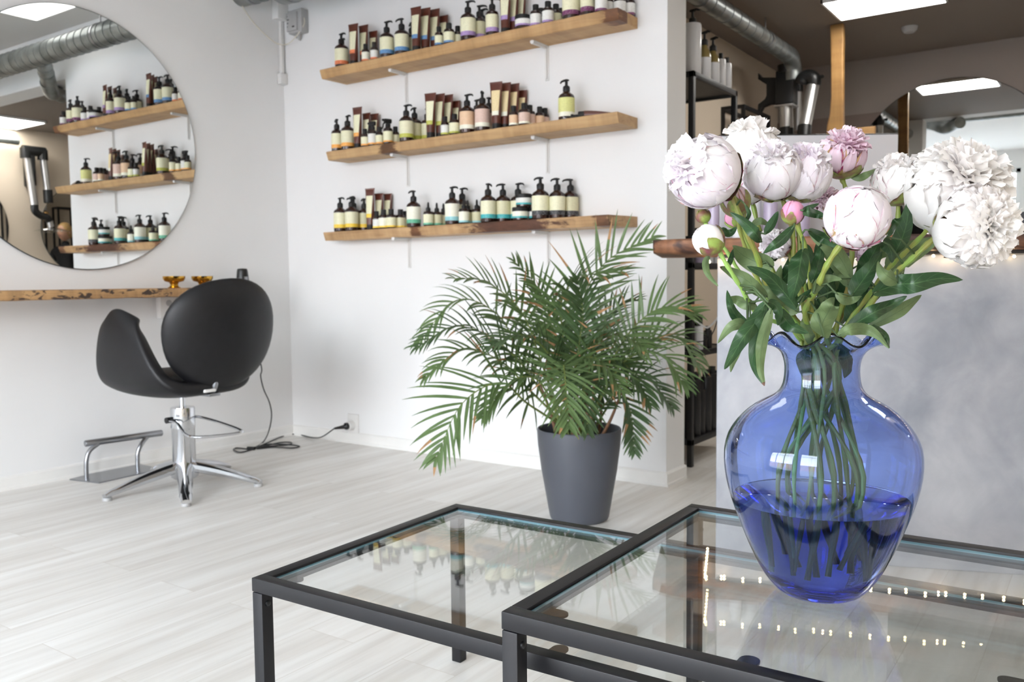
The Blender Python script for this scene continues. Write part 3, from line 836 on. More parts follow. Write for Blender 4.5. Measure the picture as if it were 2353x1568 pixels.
T2L, T2D = .765, .7101
glass_table(3.4905, -2.6305, .0188, T2L, T2D, .475, 'taller black metal coffee table with glass top carrying the blue vase',
            [(.345, .045, 0), (.345, T2D-.045, 180), (.05, .06, -90), (T2L-.05, .22, 90), (T2L-.05, T2D-.1, 90)])

# ------------------------------------------------------------------ the three wall shelves
SX0, SX1 = .537, 2.384
def board(name, zb, zt, fl, fr, mat, label, seed, ends):
    """fl/fr: depth at the left and right end of the front edge (live edge), ends: how far the front top overhangs the ends"""
    m = MB(); nx = 80; vs = []; fs = []
    prof = []
    for i in range(nx+1):
        q = i/nx
        d = fl*(1-q)+fr*q
        wob = .006*mnoise.noise(Vector((q*7, seed, 0)))+.004*mnoise.noise(Vector((q*23, seed, 3)))
        top = d+wob+.014; bot = d+.006*mnoise.noise(Vector((q*9, seed, 5)))
        zz = .0025*mnoise.noise(Vector((q*16, seed, 9)))
        # ends are cut at a slant: the front corner sits further along than the rear
        xr = SX0+(SX1-SX0)*q
        xf = (SX0+ends[0])+(SX1+ends[1]-SX0-ends[0])*q
        ring = [(xr, -.001, zb), (xf, -bot+.004, zb+zz), (xf, -bot, zb+.004+zz), (xf, -(top+bot)/2-.002*mnoise.noise(Vector((q*30, seed, 1))), (zb+zt)/2), (xf, -top, zt-.004), (xf, -top+.004, zt), (xr, -.001, zt)]
        vs += ring
    k = 7
    for i in range(nx):
        for j in range(k): fs.append((i*k+j, i*k+(j+1) % k, (i+1)*k+(j+1) % k, (i+1)*k+j))
    fs.append(tuple(range(k-1, -1, -1))); fs.append(tuple(nx*k+j for j in range(k)))
    m.add(vs, fs)
    return tag(m.obj(name, mat, sharp=40), label, 'shelf')
Z1, Z2, Z3 = 2.127, 1.682, 1.236
board('wooden_shelf', 2.079, Z1, .185, .180, M['wood1'], 'top one of the three thick oak shelves on the white wall', 1.0, (-.008, .0))
board('wooden_shelf', 1.634, Z2, .150, .183, M['wood2'], 'middle one of the three thick oak wall shelves, a knot in its front', 2.0, (-.01, .0))
board('wooden_shelf', 1.188, Z3, .112, .200, M['wood3'], 'lowest of the three oak wall shelves, dark bark along its front', 3.0, (-.09, -.04))
def bracket(x, z, label):
    t = thing('shelf_bracket', label, 'bracket', (x, 0, z), 0, 'white steel brackets under the oak shelves')
    m = MB(); m.box((-.011, -.125, -.004), (.011, -.001, 0), bev=.001); m.tube([(0, -.125, -.006), (0, -.133, -.006)], .011, 12)
    m.box((-.004, -.12, -.016), (.004, -.01, -.003), bev=.001)
    m.obj('bracket_arm', M['white_plastic'], t)
    m = MB(); m.box((-.011, -.005, -.165), (.011, -.001, -.001), bev=.001); m.box((-.004, -.014, -.158), (.004, -.004, -.01), bev=.001)
    m.obj('wall_plate', M['white_plastic'], t)
for x, w in ((.992, 'left'), (1.899, 'right')):
    for z, s in ((2.079, 'top'), (1.634, 'middle'), (1.188, 'lowest')):
        bracket(x, z, f'white steel shelf bracket, the {w} one under the {s} oak shelf')

# ------------------------------------------------------------------ product bottles
def amber():
    n = N('dark_amber_plastic'); v = n.coord('Object'); n.base(n.ramp(n.noise(v, 20, 2), [(.3, lin('#1f0f0b')), (.7, lin('#331913'))])); n.set(Roughness=.18); n.b.inputs['Specular IOR Level'].default_value = .6; return n.m
M['amber'] = amber()
M['tube_brown'] = plain('brown_tube_plastic', '#56291c', .3, noise=.06)
LC = {'cream': '#e6e4c4', 'white': '#e4e4e0', 'peach': '#e0bf9e', 'pinkish': '#d9bdb0', 'lime': '#d5d68d', 'sand': '#e2cfa0', 'orange': '#dd7238', 'blue': '#4f83b4', 'purple': '#9b7fb5', 'plum': '#6a1f58', 'amber': '#eba441',
      'olive': '#b3b63d', 'yellow': '#ecc72e', 'green': '#55ab88', 'teal': '#2fa9ad', 'light blue': '#93cad0', 'black': '#23242a', 'off-white': '#efeedd', 'shadecream': '#d6d3b0', 'grey': '#cfcfd2'}  # the darker cream has shade put into its colour, for labels behind the front row
LM = {}
def lmat(k):
    if k not in LM: LM[k] = label_mat('label_'+k.replace(' ', '_').replace('-', '_'), LC[k], '#ffffff' if k in ('orange', 'blue', 'purple', 'plum', 'teal', 'green', 'black', 'olive', 'amber', 'yellow') else '#55554a')
    return LM[k]
MC = {}
def me_cache(key, fn):
    if key not in MC: MC[key] = fn()
    return MC[key]
def child(name, me, parent):
    o = bpy.data.objects.new(name, me); COL.objects.link(o); o.parent = parent; return o
def body_prof(r, h, zs, neck):
    # zs = shoulder start height, h = neck top
    return [(.0005, 0), (r*.90, 0), (r*.985, .003), (r, .007), (r, zs), (r*.985, zs+.005), (r*.88, zs+.013), (neck*1.7, h-.012), (neck*1.1, h-.004), (neck, h), (.0005, h)]
def label_prof(r, a, b): return [(r+.0002, a-.0003), (r+.0008, a), (r+.0008, b), (r+.0002, b+.0003)]
def stripe_label(r, z0, zs, z1, k1, k2):
    m = MB(); m.lathe([(r+.0002, z0-.0003), (r+.0007, z0), (r+.0007, zs)], 32, 1); m.lathe([(r+.0007, zs), (r+.0007, z1), (r+.0002, z1+.0003)], 32, 0)
    return m.mesh('label', [lmat(k1), lmat(k2)])
def pump_mesh(z, s=1.0):
    m = MB(); m.lathe([(.0005, z-.006), (.0155*s, z-.006), (.0165*s, z), (.0165*s, z+.016), (.014*s, z+.021), (.009*s, z+.024), (.0068*s, z+.026), (.0068*s, z+.046), (.0005, z+.046)], 24)
    m.box((-.0115*s, -.0085*s, z+.044), (.0115*s, .0085*s, z+.052), bev=.0025)
    m.tube([(.0, 0, z+.048), (.018, 0, z+.0495), (.034, 0, z+.047), (.040, 0, z+.041)], [.0065, .0055, .0045, .0035], 10)
    return m.mesh('pump', [M['black_matte']])
def make_bottle(kind, lab, stripe, loc, rz, label, group):
    cat = {'P': 'bottle', 'p': 'bottle', 'S': 'bottle', 'M': 'bottle', 'D': 'bottle', 'J': 'jar', 'T': 'tube', 't': 'tube', 'B': 'bottle', 'K': 'bottle'}[kind]
    nm = {'P': 'pump_bottle', 'p': 'pump_bottle', 'B': 'pump_bottle', 'S': 'small_bottle', 'M': 'small_bottle', 'D': 'dropper_bottle', 'J': 'cosmetic_jar', 'T': 'cosmetic_tube', 't': 'cosmetic_tube', 'K': 'spray_bottle'}[kind]
    t = thing(nm, label, cat, loc, rz, group)
    if kind in 'PpBK':
        r, zs, h = {'P': (.0375, .108, .140), 'p': (.0315, .104, .132), 'B': (.0405, .112, .146), 'K': (.0255, .070, .092)}[kind]
        child('bottle_body', me_cache(('b', kind), lambda: MB().lathe(body_prof(r, h, zs, .013), 32).mesh('bottle_body', [M['amber']])), t)
        z0, z_s, z1 = ((.020, .040, zs-.003) if kind != 'K' else (.010, .018, zs-.004))
        child('label', me_cache(('l', kind, lab, stripe), lambda: stripe_label(r, z0, z_s, z1, lab, stripe)), t)
        if kind == 'K':
            def trig():
                m = MB(); z = h
                m.lathe([(.0005, z-.004), (.014, z-.004), (.014, z+.014), (.009, z+.018), (.0005, z+.018)], 20)
                m.box((-.022, -.009, z+.018), (.024, .009, z+.042), bev=.006); m.box((.022, -.005, z+.028), (.034, .005, z+.040), bev=.003)
                m.tube(catmull([(.012, 0, z+.022), (.026, 0, z+.014), (.030, 0, z-.002), (.036, 0, z-.014)], 4), [.004]*13, 8)
                return m.mesh('trigger', [M['black_matte']])
            child('trigger_head', me_cache(('tr',), trig), t)
        else:
            child('pump', me_cache(('pump', kind), lambda: pump_mesh(h, {'P': 1, 'p': .95, 'B': 1.08}[kind])), t)
    elif kind in 'SMD':
        r, zs, h = {'S': (.0215, .055, .072), 'M': (.0268, .060, .078), 'D': (.0262, .062, .080)}[kind]
        child('bottle_body', me_cache(('b', kind), lambda: MB().lathe(body_prof(r, h, zs, .009), 28).mesh('bottle_body', [M['amber']])), t)
        child('label', me_cache(('l', kind, lab, stripe), lambda: stripe_label(r, .007, .016, zs-.002, lab, stripe)), t)
        if kind == 'D':
            f = lambda: MB().lathe([(.0005, h-.004), (.0125, h-.004), (.0125, h+.012), (.010, h+.015), (.0062, h+.018), (.0058, h+.034), (.0035, h+.043), (.0005, h+.044)], 20).mesh('dropper', [M['black_matte']])
            child('dropper', me_cache(('c', kind), f), t)
        else:
            rc = .0125 if kind == 'S' else .0145
            f = lambda: MB().lathe([(.0005, h-.004), (rc, h-.004), (rc, h+.024), (rc-.001, h+.026), (.0005, h+.026)], 20).mesh('cap', [M['black_matte']])
            child('cap', me_cache(('c', kind), f), t)
    elif kind == 'J':
        r = .0375
        child('jar_body', me_cache(('b', kind), lambda: MB().lathe([(.0005, 0), (r*.9, 0), (r, .004), (r, .044), (.0005, .044)], 32).mesh('jar_body', [M['amber']])), t)
        child('label', me_cache(('l', kind, lab, stripe), lambda: stripe_label(r, .012, .020, .043, lab, stripe)), t)
        child('lid', me_cache(('c', kind), lambda: MB().lathe([(.0005, .044), (r+.0015, .044), (r+.0015, .061), (r, .063), (.0005, .063)], 32).mesh('lid', [M['black_matte']])), t)
    elif kind in 'Tt':
        w, h = ((.033, .222) if kind == 'T' else (.028, .195))
        def body():
            m = MB(); ns = 10; seg = 24; vs = []; fs = []
            for i in range(ns+1):
                q = i/ns; z = .028+(h-.028)*q
                rx = .021*(1-q)+w*q; ry = (.019*(1-q**1.6)+.0012)
                if q > .93: ry = .0014
                for j in range(seg):
                    a = 2*math.pi*j/seg; vs.append((rx*math.copysign(abs(math.cos(a))**.8, math.cos(a)), ry*math.sin(a), z))
            for i in range(ns):
                for j in range(seg): fs.append((i*seg+j, i*seg+(j+1) % seg, (i+1)*seg+(j+1) % seg, (i+1)*seg+j))
            fs.append(tuple(ns*seg+j for j in range(seg)))
            m.add(vs, fs); m.box((-w, -.0016, h-.002), (w, .0016, h+.006)); return m.mesh('tube_body', [M['tube_brown']], 40)
        child('tube_body', me_cache(('b', kind), body), t)
        def lab_():
            # label on the front face, follows the flattening tube
            def pt(u, v):
                z = h*.30+(h*.84-h*.30)*v; q = (z-.028)/(h-.028)
                rx = .021*(1-q)+w*q; ry = .019*(1-q**1.6)+.0012
                x = u*.74; a = math.asin(min(.99, abs(x)**1.0)); 
                return Vector((rx*x, -ry*math.cos(a)**.9-.0009, z))
            m = MB()
            m.grid(lambda u, v: pt(u, .17+.83*v), 8, 10, 0); m.grid(lambda u, v: pt(u, .17*v), 8, 3, 1)
            me = m.mesh('label', [lmat(lab), lmat(stripe)]); return me
        child('label', me_cache(('l', kind, lab, stripe), lab_), t)
        child('cap', me_cache(('c', 'T'), lambda: MB().lathe([(.0005, 0), (.0205, 0), (.0215, .002), (.0215, .028), (.0005, .0285)], 28).mesh('cap', [M['black_matte']])), t)
    return t
ROW1 = [(781, .055, 'P', 'shadecream', 'orange', 0), (789, .135, 'P', 'cream', 'orange', 10), (817, .135, 'T', 'cream', 'orange', 0), (840, .085, 'T', 'shadecream', 'orange', 0), (862, .04, 't', 'shadecream', 'orange', 0), (844, .155, 'S', 'off-white', 'orange', 0), (864, .155, 'S', 'white', 'orange', 0),
 (893, .15, 'P', 'cream', 'blue', 20), (927, .145, 'P', 'cream', 'blue', 200), (950, .06, 'P', 'shadecream', 'teal', 170), (961, .15, 'T', 'cream', 'blue', 0), (983, .105, 'T', 'shadecream', 'blue', 0), (1002, .07, 'T', 'shadecream', 'blue', 0), (1021, .035, 't', 'shadecream', 'blue', 0),
 (1012, .165, 'S', 'cream', 'blue', 0), (1036, .162, 'M', 'cream', 'blue', 0), (1054, .12, 'S', 'cream', 'blue', 0), (1082, .15, 'P', 'cream', 'purple', 30), (1103, .09, 'p', 'shadecream', 'purple', 40), (1112, .035, 'p', 'shadecream', 'purple', 10), (1134, .145, 'p', 'cream', 'purple', 60),
 (1164, .14, 'T', 'cream', 'purple', 0), (1182, .095, 'T', 'shadecream', 'purple', 0), (1198, .05, 'T', 'cream', 'purple', 0), (1203, .165, 'J', 'white', 'purple', 0), (1232, .15, 'M', 'white', 'purple', 0), (1245, .09, 'M', 'white', 'purple', 0), (1261, .155, 'M', 'white', 'purple', 0), (1279, .10, 'M', 'shadecream', 'purple', 0), (1291, .05, 'S', 'shadecream', 'purple', 0),
 (1314, .14, 'B', 'cream', 'plum', 40), (1351, .145, 'p', 'cream', 'plum', 30), (1364, .065, 'p', 'shadecream', 'plum', 20), (1387, .145, 'M', 'white', 'plum', 0), (1405, .10, 'M', 'white', 'plum', 0), (1423, .07, 'M', 'white', 'plum', 0), (1440, .035, 'M', 'white', 'plum', 0)]
ROW2 = [(774, .11, 'p', 'cream', 'amber', 170), (799, .115, 'P', 'cream', 'amber', 0), (822, .12, 'T', 'cream', 'amber', 0), (843, .07, 't', 'cream', 'amber', 0), (861, .03, 't', 'shadecream', 'amber', 0), (839, .145, 'S', 'cream', 'amber', 0), (855, .135, 'K', 'white', 'amber', 200), (872, .14, 'S', 'cream', 'amber', 0), (892, .14, 'K', 'cream', 'amber', 270), (908, .095, 'S', 'cream', 'amber', 0),
 (933, .14, 'P', 'cream', 'olive', 20), (957, .07, 'P', 'shadecream', 'olive', 180), (975, .035, 'p', 'cream', 'olive', 0), (990, .15, 'T', 'cream', 'olive', 0), (1013, .10, 'T', 'shadecream', 'olive', 0), (1030, .065, 'T', 'shadecream', 'olive', 0), (1046, .03, 't', 'shadecream', 'olive', 0), (1020, .165, 'S', 'white', 'olive', 0), (1042, .16, 'M', 'cream', 'olive', 0),
 (1072, .15, 'P', 'peach', 'off-white', 15), (1096, .045, 'p', 'peach', 'off-white', 15), (1109, .145, 'P', 'pinkish', 'off-white', 320), (1124, .055, 'p', 'pinkish', 'off-white', 100), (1142, .145, 'T', 'sand', 'off-white', 0), (1163, .10, 'T', 'sand', 'off-white', 0), (1182, .06, 'T', 'sand', 'off-white', 0), (1199, .025, 't', 'sand', 'off-white', 0),
 (1180, .165, 'S', 'peach', 'off-white', 0), (1206, .155, 'M', 'pinkish', 'off-white', 0), (1222, .10, 'M', 'pinkish', 'off-white', 0), (1237, .07, 'S', 'peach', 'off-white', 0), (1249, .035, 'S', 'pinkish', 'off-white', 0), (1302, .12, 'P', 'lime', 'off-white', 185)]
ROW3 = [(757, .085, 'P', 'cream', 'yellow', 10), (786, .105, 'P', 'cream', 'yellow', 5), (808, .05, 'P', 'cream', 'yellow', 260), (828, .03, 'p', 'shadecream', 'yellow', 175), (849, .10, 'T', 'cream', 'yellow', 0), (869, .06, 't', 'shadecream', 'yellow', 0), (886, .03, 't', 'shadecream', 'yellow', 0),
 (859, .135, 'S', 'white', 'yellow', 0), (880, .135, 'M', 'off-white', 'yellow', 0), (900, .095, 'M', 'cream', 'yellow', 0), (915, .06, 'M', 'shadecream', 'yellow', 0), (927, .025, 'S', 'shadecream', 'yellow', 0), (946, .125, 'P', 'off-white', 'green', 190), (983, .13, 'D', 'cream', 'green', 0), (1000, .085, 'D', 'shadecream', 'green', 0), (1015, .035, 'D', 'shadecream', 'green', 0),
 (1033, .145, 'P', 'off-white', 'light blue', 15), (1060, .05, 'P', 'shadecream', 'light blue', 12), (1058, .16, 'D', 'off-white', 'light blue', 0), (1073, .115, 'D', 'shadecream', 'light blue', 0), (1087, .09, 'D', 'shadecream', 'light blue', 0), (1101, .045, 'D', 'shadecream', 'light blue', 0),
 (1121, .15, 'P', 'cream', 'teal', 120), (1152, .09, 'P', 'shadecream', 'teal', 200), (1184, .055, 'P', 'cream', 'teal', 10), (1195, .165, 'J', 'off-white', 'teal', 0), (1219, .115, 'J', 'white', 'teal', 0), (1251, .15, 'B', 'cream', 'black', 190), (1278, .10, 'P', 'cream', 'black', 190), (1301, .05, 'P', 'shadecream', 'black', 215)]
ORD = ['first', 'second', 'third', 'fourth', 'fifth', 'sixth', 'seventh', 'eighth', 'ninth', 'tenth']
KW = {'P': 'pump bottle', 'p': 'slim pump bottle', 'B': 'large pump bottle', 'S': 'small capped bottle', 'M': 'short capped bottle', 'D': 'dropper bottle', 'J': 'jar', 'T': 'tall tube', 't': 'short tube', 'K': 'spray bottle'}
RAD = {'P': .0375, 'p': .0315, 'B': .0405, 'S': .0215, 'M': .0268, 'D': .0262, 'J': .039, 'T': .033, 't': .028, 'K': .026}
PLACED = []
for row, z, sname in ((ROW1, Z1, 'top'), (ROW2, Z2, 'middle'), (ROW3, Z3, 'lowest')):
    pts = []
    for (px, dy, k, lab, st, rz) in row:
        p = on_y(px, 300, -dy)
        d = (CAM-p); face = math.atan2(d.y, d.x)
        flat = k in 'Tt'
        pts.append([p.x, -dy, k, lab, st, rz, (.0 if not flat else math.radians(8+rnd.uniform(-4, 4)))])
    # settle neighbours apart so nothing stands inside another
    for it in range(60):
        for i in range(len(pts)):
            for j in range(i+1, len(pts)):
                a, b = pts[i], pts[j]
                fa, fb = a[2] in 'Tt', b[2] in 'Tt'
                ra = (RAD[a[2]], .0205 if fa else RAD[a[2]]); rb = (RAD[b[2]], .0205 if fb else RAD[b[2]])
                dx, dy_ = b[0]-a[0], b[1]-a[1]
                ox = (ra[0] if fa else ra[0])+rb[0]+.001-abs(dx); oy = ra[1]+rb[1]+.001-abs(dy_)
                if fa or fb:
                    if ox > 0 and oy > 0:
                        if oy < ox:
                            s = oy/2*(1 if dy_ > 0 else -1); a[1] -= s; b[1] += s
                        else:
                            s = ox/2*(1 if dx > 0 else -1); a[0] -= s; b[0] += s
                else:
                    dd = math.hypot(dx, dy_); o = ra[0]+rb[0]+.001-dd
                    if o > 0:
                        ux, uy = dx/max(dd, 1e-5), dy_/max(dd, 1e-5)
                        a[0] -= ux*o/2; b[0] += ux*o/2; a[1] -= uy*o/2; b[1] += uy*o/2
        for a in pts:
            q = (a[0]-SX0)/(SX1-SX0)
            r_ = .0205 if a[2] in 'Tt' else RAD[a[2]]
            lim = {'top': (.196, .192), 'middle': (.160, .192), 'lowest': (.130, .205)}[sname]
            dmax = lim[0]*(1-q)+lim[1]*q
            a[1] = min(-r_-.002, max(-(dmax-r_*.9), a[1])); a[0] = max(SX0+r_*.6, min(SX1-r_, a[0]))
    cnt = {}
    tot = {}
    for a in pts: tot[(a[2], a[4])] = tot.get((a[2], a[4]), 0)+1
    for a in sorted(pts, key=lambda a: a[0]):
        x, y, k, lab, st, rz, tw = a
        key = (k, st); cnt[key] = cnt.get(key, 0)+1
        lw = {'shadecream': 'cream', 'off-white': 'off-white'}.get(lab, lab)
        adj = 'brown' if k in 'Tt' else 'dark amber'
        band = f'{st}-banded {lw} label' if st != lab else f'{lw} label'
        l = f'{adj} {KW[k]}, {band}, '+('' if tot[key] == 1 else f'{ORD[cnt[key]-1]} such from left, ')+f'{sname} shelf'
        make_bottle(k, lab, st, (x, y, z+.0002), (tw if k in 'Tt' else math.radians(rz-20)), l, f'products on the {sname} oak shelf')
        PLACED.append((x, y, k, sname))
# upper jar of the stack
jx = [p for p in PLACED if p[2] == 'J' and p[3] == 'lowest']
jm = min(jx, key=lambda p: p[0]); jm = (jm[0]+.014, jm[1]+.012)
make_bottle('J', 'white', 'teal', (jm[0], jm[1], Z3+.064), 0, 'dark amber jar stacked on another jar, teal-banded white label, lowest shelf', 'products on the lowest oak shelf')
# brown tube and hair claw lying at the right end of the middle shelf
p0 = on_y(1352, 300, -.10).x; p1 = on_y(1408, 300, -.10).x
t = thing('cosmetic_tube', 'brown tube lying flat at the right end of the middle shelf', 'tube', (p0, -.13, Z2+.018))
m = MB(); vs = []; fs = []; seg = 20; ns = 8; L = p1-p0+.06
for i in range(ns+1):
    q = i/ns
    for j in range(seg):
        a = 2*math.pi*j/seg; vs.append((L*q, (.017*(1-q)+.027*q)*math.cos(a)+.05*q, (.0175*(1-q**1.4)+.002)*math.sin(a)-.015*q**1.4))
for i in range(ns):
    for j in range(seg): fs.append((i*seg+j, (i+1)*seg+j, (i+1)*seg+(j+1) % seg, i*seg+(j+1) % seg))
fs.append(tuple(range(seg))); fs.append(tuple(ns*seg+j for j in range(seg-1, -1, -1)))
m.add(vs, fs); m.obj('tube_body', M['tube_brown'], t)
MB().tube([(-.028, -.008, 0), (0, 0, 0)], .0175, 20).obj('cap', M['black_matte'], t)
m = MB(); cpos = Vector((p0-.08, -.13, Z2+.0))
for i in range(26):
    a = rnd.uniform(0, 6.28); q = i/25
    s = cpos+Vector((-.045+.10*q, rnd.uniform(-.015, .02), .004))
    m.tube(catmull([s, s+Vector((.012, .006*math.cos(a), .012+.008*rnd.random())), s+Vector((.028, .012*math.cos(a), .010+.008*rnd.random())), s+Vector((.04, .005, .003))], 3), .0035, 6)
m.tube(catmull([cpos+Vector((-.06, 0, .006)), cpos+Vector((-.02, .0, .016)), cpos+Vector((.03, .0, .018)), cpos+Vector((.07, 0, .012))], 4), .0075, 8)
tag(m.obj('hair_claw', M['black_matte']), 'black toothed hair claw lying beside the brown tube on the middle shelf', 'hair clip')

# ------------------------------------------------------------------ black shelving unit behind the wall end
SU = thing('shelving_unit', 'tall black metal shelving unit standing behind the end of the white wall', 'shelving unit', (2.06, .43, 0))
W, Dp, Hh = .41, .60, 1.965; w = .028
for x in (0, W-w):
    for y in (0, Dp-w):
        m = MB().box((x, y, 0), (x+w, y+w, Hh), bev=.002); m.obj('post', M['black_shelf'], SU)
for z in (.11, .555, 1.0, Hh-.03):
    m = MB(); m.box((0, 0, z), (W, w*.8, z+.03), bev=.002); m.box((0, Dp-w*.8, z), (W, Dp, z+.03), bev=.002); m.box((0, 0, z), (w*.8, Dp, z+.03), bev=.002); m.box((W-w*.8, 0, z), (W, Dp, z+.03), bev=.002)
    m.box((w*.8, w*.8, z+.012), (W-w*.8, Dp-w*.8, z+.024)); m.obj('shelf', M['black_shelf'], SU)
M['matte_black_bottle'] = plain('matte_black_bottle', '#1c1b1d', .35, noise=.1)
M['white_bottle'] = plain('white_bottle', '#d9dadd', .3, noise=.03)
M['amber_liquid'] = plain('honey_coloured_plastic', '#8d7c4e', .2, noise=.06)
M['lilac'] = plain('lilac_plastic', '#a79cb2', .3, noise=.05)
M['print'] = label_mat('small_print', '#cfd1d6', '#808890')
def rear_bottle(name, loc, r, h, label, mat, capm='black_matte', pump=True, two=None, group=None, capr=.45, caph=.03):
    t = thing(name, label, 'bottle', loc, rnd.uniform(-.6, .6), group)
    if two:
        MB().lathe([(.0005, 0), (r*.93, 0), (r, .005), (r, h*.62)], 24).obj('label', M[mat], t)
        MB().lathe([(r, h*.62), (r, h*.66), (r*.86, h*.80), (r*.5, h*.92), (.014, h), (.0005, h)], 24).obj('bottle_body', M[two], t)
    else:
        MB().lathe([(.0005, 0), (r*.93, 0), (r, .005), (r, h-.012), (r*.92, h-.003), (r*.5, h), (.0005, h)], 24).obj('bottle_body', M[mat], t)
    if pump:
        m = MB(); z = h
        m.lathe([(.0005, z-.002), (.018, z-.002), (.018, z+.022), (.010, z+.03), (.006, z+.032), (.006, z+.06), (.0005, z+.06)], 20); m.box((-.014, -.01, z+.057), (.014, .01, z+.068), bev=.003)
        m.tube([(0, 0, z+.063), (.024, 0, z+.064), (.042, 0, z+.057)], [.007, .006, .004], 8); m.obj('pump', M[capm], t)
    else:
        MB().lathe([(.0005, h-.001), (r*capr, h-.001), (r*capr, h+caph), (.0005, h+caph)], 20).obj('cap', M[capm], t)
    return t
TZ = 1.965
def shp(px, y, z, X=None): 
    p = on_y(px, 100, y); return (min(2.44, max(2.10, p.x)), y, z)
G = 'salon bottles on top of the shelving unit'
rear_bottle('pump_bottle', (2.425, .52, TZ), .044, .250, 'tall white salon bottle with black pump, nearest on top of the shelving unit', 'white_bottle', group=G)
rear_bottle('pump_bottle', (2.428, .665, TZ), .034, .175, 'white-labelled honey-coloured pump bottle just behind the tall white bottle', 'white_bottle', two='amber_liquid', group=G)
rear_bottle('pump_bottle', (2.428, .78, TZ), .034, .17, 'white-labelled honey-coloured pump bottle, second one behind the tall white bottle', 'white_bottle', two='amber_liquid', group=G)
rear_bottle('capped_bottle', (2.428, .89, TZ), .026, .15, 'slim white bottle with square black cap on top of the shelving unit', 'white_bottle', pump=False, group=G)
rear_bottle('capped_bottle', (2.428, .975, TZ), .026, .145, 'slim white bottle with black cap, furthest on top of the shelving unit', 'white_bottle', pump=False, group=G)
G = 'bottles on the lower boards of the shelving unit'
k = 0
for j, (y, r, h) in enumerate(((.50, .024, .26), (.575, .03, .30), (.65, .024, .24), (.72, .03, .30), (.80, .03, .31), (.88, .03, .28), (.96, .03, .29))):
    rear_bottle('capped_bottle', (2.425, y, .134), r, h, f'matte black bottle on the lowest board of the shelving unit, {ORD[j]} from the front', 'matte_black_bottle', pump=False, group=G, capr=.62, caph=.035)
for j, (y, r, h, mt) in enumerate(((.50, .026, .20, 'matte_black_bottle'), (.60, .03, .13, 'white_bottle'), (.68, .022, .07, 'matte_black_bottle'), (.74, .022, .10, 'matte_black_bottle'))):
    rear_bottle('capped_bottle', (2.425, y, .579), r, h, f'{"white" if mt == "white_bottle" else "black"} bottle on the second board of the shelving unit, {ORD[j]} from the front', mt, pump=False, group=G, capr=.9 if mt == 'white_bottle' else .6, caph=.055 if mt == 'white_bottle' else .02)
for j, (y, r, h, mt) in enumerate(((.49, .034, .11, 'matte_black_bottle'), (.60, .034, .155, 'lilac'), (.72, .036, .18, 'white_bottle'), (.84, .03, .2, 'white_bottle'))):
    rear_bottle('capped_bottle', (2.422, y, 1.024), r, h, f'{ {"matte_black_bottle":"black","lilac":"lilac","white_bottle":"white"}[mt] } bottle on the third board of the shelving unit, {ORD[j]} from the front', mt, pump=False, group=G)
# glass bottle standing on the third board near the top
# thin white and black cables hanging from the second board
m = MB(); m.tube(catmull([on_y(1571, 712, .42), on_y(1590, 730, .41), on_y(1618, 751, .41), on_y(1628, 752, .41), on_y(1640, 742, .41), on_y(1651, 728, .41)], 6), .0045, 8)
tag(m.obj('cable', M['white_plastic']), 'thick white cable looping in front of the shelving unit', 'cable')
m = MB(); m.tube(catmull([on_y(1572, 745, .43), on_y(1578, 775, .43), on_y(1590, 785, .43), on_y(1620, 783, .43), on_y(1638, 765, .43), on_y(1651, 728, .43)], 6), .0025, 6)
tag(m.obj('cable', M['black_plastic']), 'thin black cable looping in front of the shelving unit', 'cable')

# framed wall boxes on the passage wall
def wall_frame(y0, y1, z0, z1, label, pic=True):
    t = thing('wall_frame', label, 'frame', (2.0, y0, z0))
    m = MB(); b = .022; Dd = .16
    for x in (0, Dd-b):
        m.box((x, 0, 0), (x+b, b, z1-z0)); m.box((x, y1-y0-b, 0), (x+b, y1-y0, z1-z0)); m.box((x, b, z1-z0-b), (x+b, y1-y0-b, z1-z0)); m.box((x, b, 0), (x+b, y1-y0-b, b))
    for y in (0, y1-y0-b):
        for z in (0, z1-z0-b): m.box((b, y, z), (Dd-b, y+b, z+b))
    m.obj('rack_frame', M['black_shelf'], t)
    if pic: MB().box((.004, .12, .12), (.010, y1-y0-.06, z1-z0-.10)).obj('grey_panel', plain('grey_print', '#8b847f', .6, noise=.2, nscale=9), t)
    return t
wall_frame(1.98, 2.50, 1.30, 2.085, 'black metal wall frame with a grey print beside the extractor')
wall_frame(2.66, 2.93, 1.30, 2.02, 'narrow black metal wall frame in the rear corner under the extractor', False)

# ------------------------------------------------------------------ extractor arms
def extractor(base, D, label, mirror=False):
    pass
ex = thing('fume_extractor', 'black wall bracket and silver telescopic arms of the fume extractor in the rear corner', 'fume extractor', (0, 0, 0))
Dx = 5.62
def E(x, y, d=0): return at(x, y, Dx+d)
m = MB(); wallx = 2.003
bk = [(on_y(1744, 172, 2.12)), ]
# bracket plate seen from the side: profile in the X-Z plane at y=2.27
yb = 2.27
pr = [(1742, 168), (1750, 178), (1786, 178), (1786, 238), (1768, 239), (1752, 245), (1746, 256), (1741, 256), (1742, 240), (1757, 228), (1761, 220), (1761, 194), (1742, 182)]
poly = [on_y(x, y, yb) for x, y in pr]
k = len(poly)
vs = [p for p in poly]+[p+Vector((0, .05, 0)) for p in poly]
fs = [tuple(range(k-1, -1, -1)), tuple(range(k, 2*k))]+[(i, (i+1) % k, k+(i+1) % k, k+i) for i in range(k)]
m.add(vs, fs, 0, False); o = m.obj('wall_bracket', M['black_plastic'], ex)
m = MB(); a = on_y(1786, 166, yb); b = on_y(1826, 238, yb)
m.box((a.x, yb-.04, b.z), (b.x, yb+.09, a.z), bev=.008); m.obj('valve_box', M['black_plastic'], ex)
c0 = on_y(1806, 150, yb); c1 = on_y(1806, 168, yb)
m = MB(); m.tube([c0, c1], .056, 24); m.obj('duct_collar', M['black_plastic'], ex)
